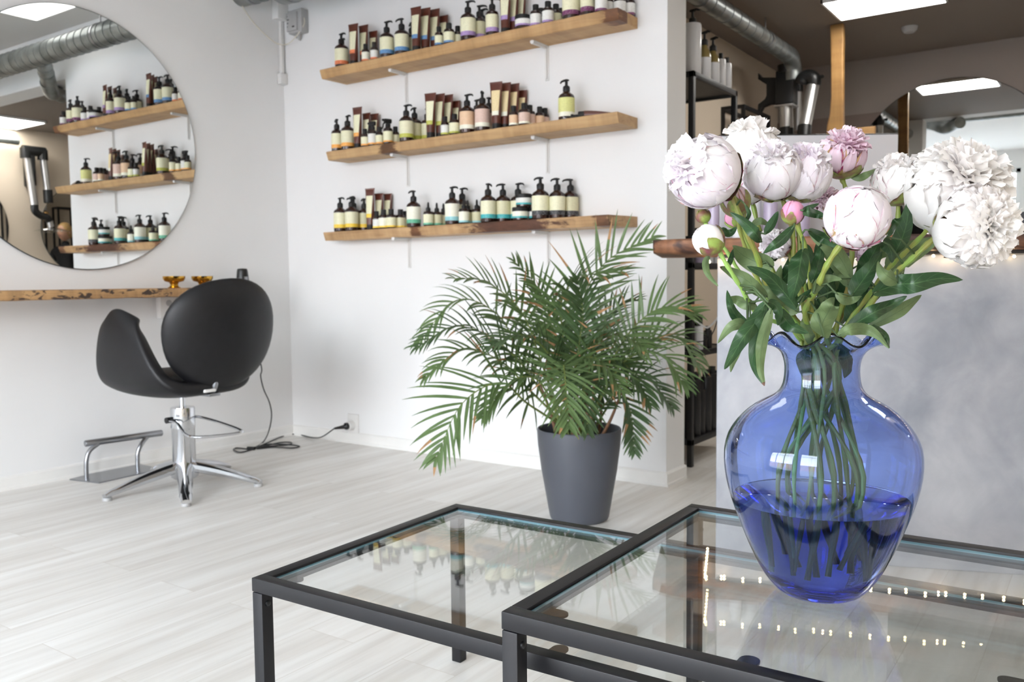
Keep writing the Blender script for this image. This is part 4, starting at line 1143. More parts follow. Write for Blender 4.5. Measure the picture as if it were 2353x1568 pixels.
m = MB(); a = on_y(1784, 238, yb); b = on_y(1828, 242, yb); m.box((a.x, yb-.06, b.z-.004), (b.x, yb+.08, b.z+.006), bev=.002); m.obj('flange_plate', M['alu'], ex)
m = MB(); m.tube([on_y(1806, 244, yb), on_y(1808, 296, yb)], .044, 24); m.obj('fixed_tube', M['alu'], ex)
m = MB(); m.tube([on_y(1807, 293, yb), on_y(1808, 330, yb)], .046, 24); m.obj('tube_joint', M['black_plastic'], ex)
m = MB(); y2 = 2.20
m.tube(catmull([on_y(1842, 192, y2), on_y(1847, 181, y2), on_y(1859, 177, y2), on_y(1869, 183, y2), on_y(1870, 198, y2)], 5), [.044, .047, .048, .048, .048, .048, .048, .048, .048, .048, .048, .048, .048, .048, .048, .048, .047, .046, .045, .044, .043][:21], 20)
m.obj('arm_elbow', M['black_plastic'], ex)
m = MB(); m.tube([on_y(1872, 176, y2-.02), on_y(1888, 176, y2-.02)], .007, 8); m.sphere(on_y(1889, 176, y2-.02), .013, 10, 8); m.obj('clamp_knob', M['black_plastic'], ex)
m = MB(); m.tube([on_y(1869, 192, y2), on_y(1849, 292, y2-.1)], .039, 24); m.obj('movable_tube', M['alu'], ex)
m = MB(); m.tube([on_y(1849, 290, y2-.1), on_y(1846, 330, y2-.13)], .043, 24); m.obj('tube_joint', M['black_plastic'], ex)
m = MB(); m.tube([on_y(1834, 196, 2.36), on_y(1834, 212, 2.36)], .032, 20); m.obj('tube_joint', M['black_plastic'], ex)
m = MB(); m.tube([on_y(1834, 210, 2.36), on_y(1834, 300, 2.36)], .026, 20); m.obj('inner_tube', M['alu'], ex)
# extractor on the right wall (seen in the mirror)
ex2 = thing('fume_extractor', 'silver two-tube fume extractor arm with clear hood, reflected in the round mirror', 'fume extractor', (4.86, .90, 0))
m = MB(); m.tube([(0, -.11, 2.30), (0, .11, 2.30)], .05, 20); m.tube([(0, -.085, 2.32), (0, -.085, 2.22)], .05, 20); m.tube([(0, .085, 2.32), (0, .085, 2.22)], .05, 20); m.obj('arm_elbow', M['black_plastic'], ex2)
m = MB(); m.box((-.03, -.05, 1.95), (.135, -.0, 2.26), bev=.01); m.obj('wall_bracket', M['black_plastic'], ex2)
MB().tube([(0, -.07, 2.24), (-.0, -.02, 1.76)], .037, 20).obj('movable_tube', M['alu'], ex2)
MB().tube([(0, .09, 2.24), (-.0, .12, 1.90)], .034, 20).obj('fixed_tube', M['alu'], ex2)
MB().tube([(0, .12, 1.92), (0, .125, 1.79)], .045, 20).obj('tube_joint', M['black_plastic'], ex2)
m = MB(); m.tube(catmull([(0, -.02, 1.78), (0, -.015, 1.70), (0, .04, 1.655), (0, .10, 1.64), (0, .125, 1.60)], 5), .036, 18); m.obj('lower_elbow', M['black_plastic'], ex2)
MB().tube([(0, .125, 1.61), (0, .14, 1.545)], .032, 18).obj('nozzle', M['alu'], ex2)
m = MB(); m.lathe([(.03, 0), (.036, .012), (.05, .014)], 24, mat=Matrix.Translation((0, .145, 1.52))); m.obj('nozzle_ring', M['black_plastic'], ex2)
m = MB(); m.lathe([(.036, .02), (.09, .012), (.17, -.012)], 32, mat=Matrix.Translation((0, .145, 1.515))); m.obj('clear_hood', clear_pane('clear_hood_plastic', (.85, .87, .86, 1)), ex2)

# ------------------------------------------------------------------ hanging wooden plank
m = MB(); vs = []; fs = []
pp = on_z(1921, 55, ZR-.003); py = pp.y
pl = [(0, 1907, 1937), (55, 1907, 1937), (62, 1907, 1937), (90, 1908, 1938), (120, 1908, 1937), (170, 1909, 1937), (220, 1909, 1937), (262, 1906, 1937), (285, 1900, 1937), (306, 1898, 1937), (345, 1897, 1938)]
rows = []
for (y, xa, xb) in pl[1:]:
    a = on_y(xa, y, py); b = on_y(xb, y, py)
    z = (a.z+b.z)/2
    rows.append((a.x, b.x, z))
for (xa, xb, z) in rows:
    vs += [(xa, py, z), (xb, py, z), (xb, py+.045, z), (xa-.0, py+.05, z)]
for i in range(len(rows)-1):
    for j in range(4): fs.append((i*4+j, (i+1)*4+j, (i+1)*4+(j+1) % 4, i*4+(j+1) % 4))
fs.append((0, 1, 2, 3)); k = (len(rows)-1)*4; fs.append((k+3, k+2, k+1, k))
t = thing('wooden_post', 'golden live-edge wooden plank hanging from the rear ceiling with a cross piece', 'wooden post', (0, 0, 0))
m.add(vs, fs); me = m.obj('plank', M['wood_post'], t, sharp=30); bv = me.modifiers.new('b', 'BEVEL'); bv.width = .006; bv.segments = 2
a = on_y(1934, 297, py); b = on_y(2010, 297, py); m = MB(); m.box((a.x, py+.005, a.z-.10), (b.x, py+.04, a.z), bev=.004); m.obj('cross_piece', M['wood_post'], t)

# ------------------------------------------------------------------ reception counter
cA = Vector((3.094, -.818, 0)); cdir = Vector((.893, .334, 0)).normalized(); cn = Vector((-cdir.y, cdir.x, 0))
ang = math.atan2(cdir.y, cdir.x)
ct = thing('reception_counter', 'grey trowelled plaster reception counter with live-edge wooden top', 'counter', cA, ang)
m = MB(); m.box((0, 0, 0), (1.85, .34, 1.03), bev=.006); m.obj('counter_body', M['concrete'], ct)
m = MB(); nx = 60; vs = []; fs = []
X0, X1 = -.215, 1.95; zb, zt = 1.030, 1.083
for i in range(nx+1):
    x = X0+(X1-X0)*i/nx; q = (x-X0)
    tap = max(0, 1-q/.10)
    f0 = -.045+.012*mnoise.noise(Vector((x*4, 0, 0)))+.007*mnoise.noise(Vector((x*15, 1, 0)))+.05*tap**2
    f1 = f0-.006+.008*mnoise.noise(Vector((x*9, 3, 0)))
    zz = .010*tap+.003*mnoise.noise(Vector((x*12, 6, 0)))
    for (y, z) in ((.38, zb), (f0+.012, zb+zz), (f0+.002, zb+.006+zz), ((f0+f1)/2-.006, (zb+zt)/2+zz*.5), (f1, zt-.006), (f1+.008, zt), (.38, zt)): vs.append((x, y, z))
for i in range(nx):
    for j in range(7): fs.append((i*7+j, (i)*7+(j+1) % 7, (i+1)*7+(j+1) % 7, (i+1)*7+j))
fs.append(tuple(range(6, -1, -1))); fs.append(tuple(nx*7+j for j in range(7)))
m.add(vs, fs); m.obj('counter_top', M['wood_counter'], ct, sharp=40)
m = MB(); m.box((X0+.22, -.014, 1.018), (1.85, .0, 1.030)); m.obj('dark_rail', M['black_metal'], ct)
def CT(x, y, z=1.083): return cA+cdir*x+cn*y+Vector((0, 0, z))
# fairy lights under the front edge
fy = thing('fairy_lights', 'string of tiny warm fairy lights hanging under the wooden counter top', 'fairy lights', cA, ang)
bm_ = emit('fairy_bulb', (1, .72, .36, 1), 42)
pts = []; bx = -.03; i = 0
wire = []
while bx < 1.83:
    z = 1.013-.006*abs(math.sin(i*1.3))+rnd.uniform(-.002, .002)
    p = Vector((bx, -.022+rnd.uniform(-.004, .004), z)); wire.append(p+Vector((0, 0, .004)))
    wire.append(p+Vector((.028, .003, .006)))
    MB().sphere(p, .0040, 8, 6).obj('bulb', bm_, fy)
    bx += rnd.uniform(.05, .062); i += 1
for j in range(9):
    p = Vector((-.035, .0+j*.036, 1.012+rnd.uniform(-.002, .002))); MB().sphere(p, .0040, 8, 6).obj('bulb', bm_, fy)
MB().tube(catmull([Vector((-.035, .30, 1.02)), Vector((-.035, .15, 1.018)), Vector((-.035, .0, 1.018))]+wire, 2), .0009, 5).obj('wire', M['steel'], fy)
for x in (.02, .35, .70, 1.05, 1.40, 1.75):
    l = bpy.data.lights.new('fairy_glow', 'POINT'); l.energy = .045; l.color = (1, .62, .34); l.shadow_soft_size = .003
    o = bpy.data.objects.new('fairy_glow', l); COL.objects.link(o); o.parent = fy; o.location = (x, -.028, 1.006)
# monitor
mc = (at(1652, 308, 3.12)+at(2065, 308, 3.12))/2
mon = thing('monitor', 'large flat silver computer monitor seen from behind on the counter', 'monitor', (mc.x, mc.y, 1.083), math.radians(34.8))
wd = .647
hz = mc.z-1.083
m = MB(); m.box((-wd/2, -.0, hz-.40), (wd/2, .012, hz), bev=.003); m.obj('display', M['black_plastic'], mon)
m = MB(); m.box((-wd/2+.004, -.006, hz-.396), (wd/2-.004, .002, hz-.005), bev=.003); m.obj('rear_cover', plain('silver_panel', '#c9c9ce', .38, .15, noise=.01), mon)
m = MB(); m.box((-.09, -.06, .0), (.09, .10, .006), bev=.002); m.box((-.03, .012, .004), (.03, .02, hz-.2), bev=.003); m.obj('stand', M['alu'], mon)
# products on the counter
G = 'bottles standing on the reception counter'
p = at(1728, 545, 3.02); rear_bottle('capped_bottle', (p.x, p.y, 1.083), .030, .155, 'white bottle with faint print standing on the counter behind the left peonies', 'print', group=G, pump=False, capr=.8, capm='white_bottle')
p = at(1698, 545, 2.98); rear_bottle('capped_bottle', (p.x, p.y, 1.083), .022, .085, 'short white bottle on the counter at the monitor edge', 'white_bottle', group=G, pump=False, capr=.8, capm='white_bottle')
p = at(1640, 545, 2.98); rear_bottle('capped_bottle', (p.x, p.y, 1.083), .019, .12, 'slim lilac bottle on the left end of the counter', 'lilac', group=G, pump=False, capr=.8, capm='lilac')
p = at(1770, 545, 3.0); rear_bottle('capped_bottle', (p.x, p.y, 1.083), .024, .13, 'purple bottle on the counter beside the white bottle', 'lilac', group=G, pump=False, capr=.8, capm='lilac')
p = at(1840, 545, 3.0); rear_bottle('capped_bottle', (p.x, p.y, 1.083), .030, .125, 'wide purple bottle on the counter below the two-lobed peony', 'lilac', group=G, pump=False, capr=.8, capm='lilac')
p = at(2368, 545, 2.92)
t = thing('felt_hat', 'dark grey round-brimmed object on the counter at the right edge of the photo', 'hat', (p.x, p.y, 1.083))
fm = plain('dark_grey_felt', '#4b4a4d', .8, noise=.05)
MB().lathe([(.0005, .018), (.075, .016), (.078, .022), (.05, .03), (.042, .034), (.040, .072), (.034, .080), (.0005, .081)], 32).obj('crown_and_brim', fm, t)
MB().lathe([(.0005, 0), (.066, 0), (.068, .016), (.0005, .017)], 32).obj('base_ring', M['black_matte'], t)

# ------------------------------------------------------------------ person standing behind the monitor (only seen in the mirrors)
def person(loc, rz):
    t = thing('person', 'person in dark clothes standing behind the monitor, glimpsed in the mirror', 'person', loc, rz)
    def skin(name, verts, edges, rads, mat, lv=2):
        me = bpy.data.meshes.new(name); me.from_pydata(verts, edges, [])
        me.materials.append(mat)
        o = bpy.data.objects.new(name, me); COL.objects.link(o); o.parent = t
        md = o.modifiers.new('skin', 'SKIN'); md.use_smooth_shade = True
        for i, r in enumerate(rads):
            s = me.skin_vertices[0].data[i]; s.radius = r if isinstance(r, tuple) else (r, r)
        me.skin_vertices[0].data[0].use_root = True
        for p in me.polygons: p.use_smooth = True
        subsurf(o, lv); return o
    skinm = plain('skin', '#c99a80', .55, noise=.03); cl = plain('black_clothing', '#18181b', .85, noise=.15); hair = plain('blond_hair', '#b08d5a', .6, noise=.2, nscale=60)
    V = [(0, 0, .95), (0, 0, 1.10), (0, 0, 1.28), (0, 0, 1.40), (0, 0, 1.47), (0, -.01, 1.53),
         (.17, 0, 1.39), (.21, -.03, 1.15), (.17, -.22, 1.08), (.13, -.30, 1.12), (-.17, 0, 1.39), (-.21, -.03, 1.15), (-.17, -.22, 1.08), (-.13, -.30, 1.12),
         (.09, 0, .88), (.10, -.01, .48), (.10, .02, .08), (.10, -.12, .03), (-.09, 0, .88), (-.10, -.01, .48), (-.10, .02, .08), (-.10, -.12, .03)]
    Ed = [(0, 1), (1, 2), (2, 3), (3, 4), (4, 5), (3, 6), (6, 7), (7, 8), (8, 9), (3, 10), (10, 11), (11, 12), (12, 13), (0, 14), (14, 15), (15, 16), (16, 17), (0, 18), (18, 19), (19, 20), (20, 21)]
    R_ = [(.15, .11), (.13, .10), (.15, .11), (.12, .09), .05, .05, .06, .045, .035, .028, .06, .045, .035, .028, .085, .06, .045, .03, .085, .06, .045, .03]
    skin('body', V, Ed, R_, cl)
    # head with face
    m = MB(); m.sphere((0, 0, 0), 1, 32, 24)
    hm = m.mesh('head', [skinm], 0)
    for v in hm.vertices:
        x, y, z = v.co; sy = 1.0
        nx = x*.074*(1-.18*max(0, -z)); ny = y*.094; nz = z*.115
        if y < -.4:
            ny += -.004*math.exp(-((z+.45)**2)/.04)*math.exp(-(x/.3)**2)
            ny += -.020*math.exp(-((z+.08)**2)/.02)*math.exp(-(x/.14)**2)
            ny += .010*(math.exp(-((z-.12)**2)/.012)*(math.exp(-((x-.38)/.2)**2)+math.exp(-((x+.38)/.2)**2)))
        v.co = (nx, ny, nz)
    hd = bpy.data.objects.new('head', hm); COL.objects.link(hd); hd.parent = t; hd.location = (0, -.02, 1.64)
    for sx in (-1, 1):
        MB().sphere((sx*.029, -.083, .014), .0105, 10, 8).obj('eye', plain('eye_white', '#e8e6e2', .2), hd)
        MB().sphere((sx*.075, .004, -.002), (.010, .018, .028), 12, 8).obj('ear', skinm, hd)
    m = MB(); m.tube([(-.022, -.088, -.048), (0, -.095, -.050), (.022, -.088, -.048)], [.002, .006, .002], 8); m.obj('lips', plain('lips', '#a8605a', .5), hd)
    m = MB(); m.sphere((0, .016, .022), (.084, .098, .108), 28, 18); m.sphere((0, .10, -.02), (.045, .035, .06), 14, 10)
    m.obj('hair', hair, hd)
    for sx in (-1, 1):
        hnd = MB(); b = Vector((sx*.125, -.32, 1.13)); hnd.sphere(b, (.036, .045, .016), 14, 10)
        h = hnd.obj('hand', skinm, t)
        for f in range(4):
            L = (.062, .072, .068, .052)[f]; x = (f-1.5)*.019
            MB().tube(catmull([b+Vector((x, -.03, .002)), b+Vector((x*1.1, -.03-L*.5, .004)), b+Vector((x*1.12, -.03-L, -.014))], 3), [.0088, .0085, .0082, .008, .0078, .0074, .006], 8).obj('finger', skinm, h)
        MB().tube(catmull([b+Vector((-sx*.028, .005, 0)), b+Vector((-sx*.05, -.02, -.004)), b+Vector((-sx*.052, -.045, -.010))], 3), [.0105, .010, .0095, .009, .0088, .008, .0065], 8).obj('thumb', skinm, h)
    return t
person((2.74, 2.44, 0), math.radians(25))

# ------------------------------------------------------------------ potted palm
PX, PY = 2.47, -.68
pt = thing('potted_palm', 'green areca palm in a dark grey plastic pot on the floor', 'potted plant', (PX, PY, 0))
MB().lathe([(.0005, .002), (.108, .002), (.114, .006), (.118, .016), (.150, .20), (.163, .30), (.1665, .352), (.1665, .362), (.1635, .366), (.160, .364), (.158, .355), (.155, .31), (.0005, .30)], 64).obj('pot', M['pot'], pt)
MB().lathe([(.0005, .322), (.08, .318), (.155, .312)], 32, fn=lambda p, i, a: p+Vector((0, 0, .008*mnoise.noise(p*30)))).obj('soil', M['soil'], pt)
def PW(x, y, d): return at(x, y, 3.43+d)-Vector((PX, PY, 0))
def bez(pts, n=22): return catmull(pts, max(3, int(n/(len(pts)-1))))
def frond(ctrl, ll, width=.019, droop=.5, seed=0, mat='palm', up=(0, 0, 1), start=.30, pairs=19, dry=.1, spread=1.0):
    """ctrl: rachis control points; ll: longest leaflet length"""
    R_ = random.Random(seed); path = bez(ctrl, 30); n = len(path)
    L = [0]
    for i in range(1, n): L.append(L[-1]+(path[i]-path[i-1]).length)
    T = L[-1]
    def pos(s):
        s *= T
        for i in range(1, n):
            if L[i] >= s: 
                q = (s-L[i-1])/max(1e-6, L[i]-L[i-1]); return path[i-1].lerp(path[i], q), (path[i]-path[i-1]).normalized()
        return path[-1], (path[-1]-path[-2]).normalized()
    m = MB()
    rad = [max(.0012, .0052*(1-i/(n-1))**.8) for i in range(n)]
    m.tube(path, rad, 6, 1)
    upv = Vector(up)
    for k in range(pairs):
        s = start+(1-start)*(k/(pairs-1))**.92*.985
        for sg in (-1, 1):
            p, t = pos(min(.995, s+R_.uniform(-.006, .006)))
            side = t.cross(upv)
            if side.length < .15: side = t.cross(Vector((_F.x, _F.y, 0)))
            side.normalize(); nrm = side.cross(t).normalized()
            q = (s-start)/(1-start)
            ln = ll*(.45+.55*math.sin(math.pi*min(1, q*.85+.18))**.7)*(1-.35*q**3)*R_.uniform(.88, 1.08)
            ang = math.radians((62-34*q)*spread+R_.uniform(-7, 7))
            d0 = (t*math.cos(ang)+side*sg*math.sin(ang)+nrm*(.28+R_.uniform(-.12, .12))).normalized()
            dr = droop*R_.uniform(.6, 1.35)
            pts = []; cur = p.copy(); d = d0.copy(); ns = 6
            for i in range(ns+1):
                pts.append(cur.copy()); d = (d+Vector((0, 0, -1))*dr*.26*(i/ns+.25)).normalized(); cur += d*ln/ns
            wv = d0.cross(nrm).normalized()
            vs = []; uvs = []
            w0 = width*R_.uniform(.75, 1.1)
            for i, c in enumerate(pts):
                f = i/ns; w = w0*.5*(math.sin(math.pi*(f*.86+.12))**.75)*(1-.55*f)+.0004
                if i == ns: w = .0003
                tt = (pts[min(i+1, ns)]-pts[max(i-1, 0)]).normalized(); ww = (wv-tt*wv.dot(tt)).normalized(); nn = ww.cross(tt)
                vs += [c-ww*w+nn*w*.35, c, c+ww*w+nn*w*.35]; uvs += [(-1, f), (0, f), (1, f)]
            tipdry = R_.random() < dry
            for i in range(ns):
                a = i*3
                mi = 2 if (tipdry and i >= ns-2) else 0
                m.add([], [], 0) if False else None
            b = len(m.v); m.add(vs, [], 0, True, uvs)
            for i in range(ns):
                a = b+i*3; mi = 2 if (tipdry and i >= ns-(2 if R_.random() < .6 else 3)) else 0
                for f_ in ((a, a+1, a+4, a+3), (a+1, a+2, a+5, a+4)): m.f.append(list(f_)); m.m.append(mi); m.sm.append(True)
    return m.obj('frond', [M[mat], M['palm_stem'], M['palm_dry']], pt, sharp=0)
B = lambda x=1330, d=0: PW(x, 1030, d)
FR = [
 # (control points in photo pixels + depth, leaflet length, droop, material, pairs)
 ([(1330, 1030, .0), (1335, 820, .02), (1340, 690, .02), (1395, 600, -.02), (1500, 545, -.08)], .20, .18, 'palm', 18, .34),
 ([(1325, 1030, .03), (1300, 820, .05), (1290, 700, .05), (1330, 640, -.06), (1430, 625, -.16)], .19, .55, 'palm', 18, .34),
 ([(1310, 1030, -.02), (1250, 850, .0), (1200, 720, .0), (1120, 650, -.05), (1040, 640, -.12)], .17, .30, 'palm', 18, .34),
 ([(1300, 1030, .06), (1215, 860, .10), (1150, 730, .12), (1050, 690, .08), (960, 790, .02)], .17, .75, 'palm', 18, .36),
 ([(1305, 1030, -.03), (1230, 880, -.06), (1150, 790, -.10), (1050, 750, -.16), (955, 800, -.22)], .18, .65, 'palm_dark', 18, .34),
 ([(1300, 1030, .0), (1220, 900, -.03), (1150, 830, -.06), (1060, 805, -.10), (975, 870, -.14)], .17, .7, 'palm', 18, .34),
 ([(1290, 1030, -.06), (1215, 930, -.16), (1150, 880, -.24), (1060, 930, -.32), (1000, 1060, -.36)], .20, .42, 'palm', 17, .36),
 ([(1320, 1030, -.08), (1300, 900, -.17), (1295, 840, -.27), (1300, 880, -.36), (1308, 985, -.42)], .19, .35, 'palm', 17, .40),
 ([(1350, 1030, .0), (1400, 850, -.02), (1450, 760, -.04), (1520, 708, -.06), (1600, 722, -.08)], .17, .45, 'palm', 18, .38),
 ([(1350, 1030, .04), (1420, 860, .05), (1480, 790, .05), (1555, 775, .04), (1612, 850, .02)], .17, .7, 'palm', 18, .36),
 ([(1345, 1030, -.04), (1400, 880, -.12), (1450, 820, -.2), (1520, 815, -.26), (1575, 890, -.30)], .19, .6, 'palm', 18, .36),
 ([(1360, 1030, .02), (1400, 930, .02), (1440, 880, .02), (1490, 870, .0), (1545, 940, -.02)], .14, .5, 'palm_dark', 15, .34),
 ([(1330, 1030, .02), (1345, 900, .0), (1365, 800, -.06), (1420, 770, -.16), (1480, 800, -.24)], .19, .6, 'palm', 18, .36),
 ([(1315, 1030, .05), (1285, 860, .08), (1265, 740, .10), (1235, 660, .08), (1180, 600, .05)], .16, .35, 'palm', 17, .38),
 ([(1320, 1030, .0), (1290, 880, -.04), (1250, 800, -.10), (1190, 770, -.18), (1120, 800, -.24)], .18, .6, 'palm_dark', 18, .36),
 ([(1325, 1030, -.03), (1310, 900, -.08), (1330, 830, -.18), (1380, 830, -.26), (1430, 900, -.32)], .17, .5, 'palm', 16, .38),
 ([(1310, 1030, -.04), (1270, 920, -.12), (1230, 870, -.2), (1170, 880, -.26), (1110, 960, -.30)], .17, .5, 'palm', 16, .38),
 ([(1335, 1030, .08), (1350, 870, .14), (1375, 760, .18), (1425, 700, .18), (1470, 690, .16)], .16, .4, 'palm_dark', 16, .36),
 ([(1320, 1030, .08), (1310, 860, .16), (1280, 740, .22), (1220, 690, .22), (1150, 700, .2)], .16, .5, 'palm_dark', 16, .36),
 ([(1330, 1030, .0), (1325, 900, .0), (1330, 800, .0), (1340, 720, -.03), (1325, 640, -.06)], .17, .2, 'palm_dark', 17, .40),
 ([(1345, 1030, .0), (1390, 930, .0), (1425, 905, -.05), (1450, 950, -.08), (1458, 1040, -.1)], .13, .3, 'palm_dark', 15, .34),
 #([(1315, 1030, .03), (1280, 900, .02), (1230, 810, .0), (1160, 760, -.02), (1080, 770, -.02)], .17, .65, 'palm_dark', 18, .36),
 ([(1335, 1030, -.02), (1370, 880, -.08), (1400, 830, -.14), (1450, 850, -.2), (1495, 930, -.24)], .16, .55, 'palm_dark', 16, .36),
 #([(1325, 1030, -.04), (1280, 950, -.14), (1250, 930, -.20), (1215, 970, -.24), (1180, 1050, -.26)], .14, .35, 'palm_dark', 14, .36),
 ([(1330, 1030, -.02), (1340, 930, -.08), (1345, 880, -.14), (1340, 900, -.22), (1350, 990, -.27)], .15, .35, 'palm_dark', 14, .40),
]
for i, (cp, ll, dr, mt, pr_, stt) in enumerate(FR):
    c = [PW(x, y, d) for x, y, d in cp]
    a = 2.4*i; rr = .03+.045*((i*7) % 5)/5
    c[0] = Vector((rr*math.cos(a), rr*math.sin(a), .315))
    fb = Vector((-_F.x, -_F.y, 0)).normalized()
    upk = {0: 1.4, 1: .6, 2: .6, 6: .9, 8: .9, 13: .8, 7: .2, 19: 1.0}.get(i, .45)
    frond(c, ll*(1.25 if i in (0, 1, 8, 6) else 1.08), .0165, dr*.9, 100+i, mt, start=stt-.02, pairs=pr_+4, dry=.16, up=(fb*upk+Vector((0, 0, 1))).normalized())
for i in range(16):
    a = i*2.39; r = .02+.085*((i*5) % 7)/7; b = Vector((r*math.cos(a), r*math.sin(a), .312))
    t_ = b+Vector((.10*math.cos(a)*rnd.random(), .10*math.sin(a)*rnd.random(), rnd.uniform(.16, .30)))
    MB().tube(catmull([b, b.lerp(t_, .5)+Vector((.006, 0, 0)), t_], 4), [.0075, .0072, .007, .0065, .006, .0055, .005, .0045, .004], 8).obj('cane', M['palm_cane' if i % 3 else 'palm_stem'], pt)

# ------------------------------------------------------------------ blue glass vase
VX, VY, VZ = 3.843, -2.290, .4708
VC = Vector((VX, VY, VZ))
va_ = thing('glass_vase', 'cobalt blue glass vase with ruffled rim holding peonies on the glass table', 'vase', VC)
off = .475-VZ
outer = [(.0005, .0), (.052, .0), (.060, .003), (.0675, .010), (.0745, .018), (.0875, .036), (.1035, .070), (.1180, .106), (.1315, .142), (.1400, .175), (.1432, .205), (.1405, .232), (.1310, .252), (.1150, .272), (.0960, .288), (.0760, .298), (.0640, .305), (.0575, .314), (.0545, .326), (.0535, .340), (.0540, .352), (.0575, .364), (.0650, .376), (.0750, .385), (.0840, .389), (.0868, .3885)]
inner = [(.0858, .3915), (.0838, .3930), (.0735, .3885), (.0630, .379), (.0550, .367), (.0513, .354), (.0507, .340), (.0516, .326), (.0545, .313), (.0612, .303), (.0735, .2955), (.0945, .285), (.1133, .269), (.1287, .2495), (.1376, .230), (.1402, .205), (.1370, .175), (.1285, .143), (.1150, .107), (.1005, .071), (.0842, .038), (.0700, .022), (.0560, .0145), (.0005, .012)]
def ruffle(p, i, a):
    r = math.hypot(p.x, p.y); z = p.z
    k = max(0, min(1, (z-.362)/.027)); k = k*k
    if r < .05: k = 0
    w = math.cos(7*(a-PH))
    p2 = Vector((p.x, p.y, z)) 
    s = 1+.035*k*(-w)
    # the dips of the rim fold outwards and down
    return Vector((p.x*s, p.y*s, z+k*(.0095*w+.0)))
cam_az = math.atan2(CAM.y-VY, CAM.x-VX)
PH = cam_az+math.radians(8)
m = MB(); m.lathe(outer+inner, 140, fn=ruffle)
vo = m.obj('vase_glass', M['vase'], va_, sharp=0)
bm = bmesh.new(); bm.from_mesh(vo.data); bmesh.ops.remove_doubles(bm, verts=bm.verts[:], dist=.0007); bmesh.ops.recalc_face_normals(bm, faces=bm.faces[:]); bm.to_mesh(vo.data); bm.free()
subsurf(vo, 1)
WL = .617-VZ
wi = [q for q in reversed(inner) if q[1] < WL-.004]
def shrink(q): return (max(.0005, q[0]-.0006), q[1]+.0006)
rw = None
for k in range(len(inner)-1):
    a, b = inner[k], inner[k+1]
    if b[1] <= WL <= a[1]: rw = b[0]+(a[0]-b[0])*(WL-b[1])/(a[1]-b[1])
prof = [shrink(q) for q in wi]+[(rw-.0006, WL), (rw-.004, WL-.0008), (.0005, WL-.0008)]
wo = MB().lathe(prof, 120).obj('water', M['water'], va_, sharp=40)
bm = bmesh.new(); bm.from_mesh(wo.data); bmesh.ops.remove_doubles(bm, verts=bm.verts[:], dist=.0009); bmesh.ops.recalc_face_normals(bm, faces=bm.faces[:]); bm.to_mesh(wo.data); bm.free()

# ------------------------------------------------------------------ peonies
def frame_of(axis, spin=0):
    z = Vector(axis).normalized(); x = z.orthogonal().normalized(); y = z.cross(x)
    q = Quaternion(z, spin); x = q @ x; y = q @ y
    return x, y, z
def sph(x, y, z, th, ph): return x*(math.sin(th)*math.cos(ph))+y*(math.sin(th)*math.sin(ph))+z*math.cos(th)
def cup_petal(m, c, X, Y, Z, R, ph, wid, th0, th1, ruf, rs, flare=0, tint=0, ecc=1.0, nu=8, nv=9):
    """petal lying on the bloom's body: th0 (base) to th1 (tip), angles from the bloom axis"""
    k1, k2, k3 = rs.uniform(0, 6.3), rs.uniform(0, 6.3), rs.uniform(3.5, 6)
    def P(u, v):
        prof = math.sin(math.pi*min(1, .20+.62*v))**.75
        if v > .8: prof *= 1-.28*((v-.8)/.2)**2
        tip = .20*abs(u)**2.2*v**3
        th = th0+(th1-th0)*v+tip+(.05*math.sin(k3*u*2.2+k1)+.04*math.sin(11*u+k2))*v**3*(.5+ruf*14)
        a = ph+u*wid*prof/max(.32, math.sin(min(2.8, max(.35, th))))*.8
        r = R*(1+flare*v**3+ruf*math.sin(k3*u*3+k2)*v**2+ruf*.7*math.sin(9*u+k1)*v**4-.05*abs(u)**2*(1-v))
        d = sph(X, Y, Z, th, a)
        d = X*d.dot(X)+Y*d.dot(Y)+Z*(d.dot(Z)*ecc)
        return c+d*r
    def T(u, v): return tint*(max(0, abs(u)-.6)*.7+max(0, .60-v)*1.05)+(tint*.12 if abs(u) > .9 or v > .97 else 0)
    m.grid(P, nu, nv, 0, T)
def open_petal(m, c, X, Y, Z, R, ph, tht, ln, wd, rs, ruf=.1, tint=0, cup=.3, nu=6, nv=7):
    """narrow ruffled petal growing out from the flower's heart and fanning open"""
    k1, k2 = rs.uniform(0, 6.3), rs.uniform(0, 6.3)
    d0 = sph(X, Y, Z, tht*.45, ph); d1 = sph(X, Y, Z, tht, ph)
    side = Z.cross(d1)
    side = side.normalized() if side.length > .05 else X
    nrm = side.cross(d1).normalized()
    def P(u, v):
        w = wd*math.sin(math.pi*min(1, .12+.62*v))**.8*(1-.15*max(0, v-.85)/.15)
        p = c+d0*(R*.25)+(d0.lerp(d1, v**.8)).normalized()*(ln*v)
        notch = -.10*ln*math.exp(-(u/.22)**2)*max(0, v-.8)*3*(1 if k1 > 3 else .2)
        p += side*(u*w)+nrm*(cup*w*(u*u)-cup*.4*w)
        p += nrm*(ruf*wd*(math.sin(5*u+k1)*v**2+.6*math.sin(11*u+k2)*v**5))+d1*(.10*wd*math.sin(9*u+k2)*v**3-.22*wd*abs(u)**2*v**2+notch)
        return p
    m.grid(P, nu, nv, 0, lambda u, v: tint*(max(0, abs(u)-.6)+max(0, .35-v)))
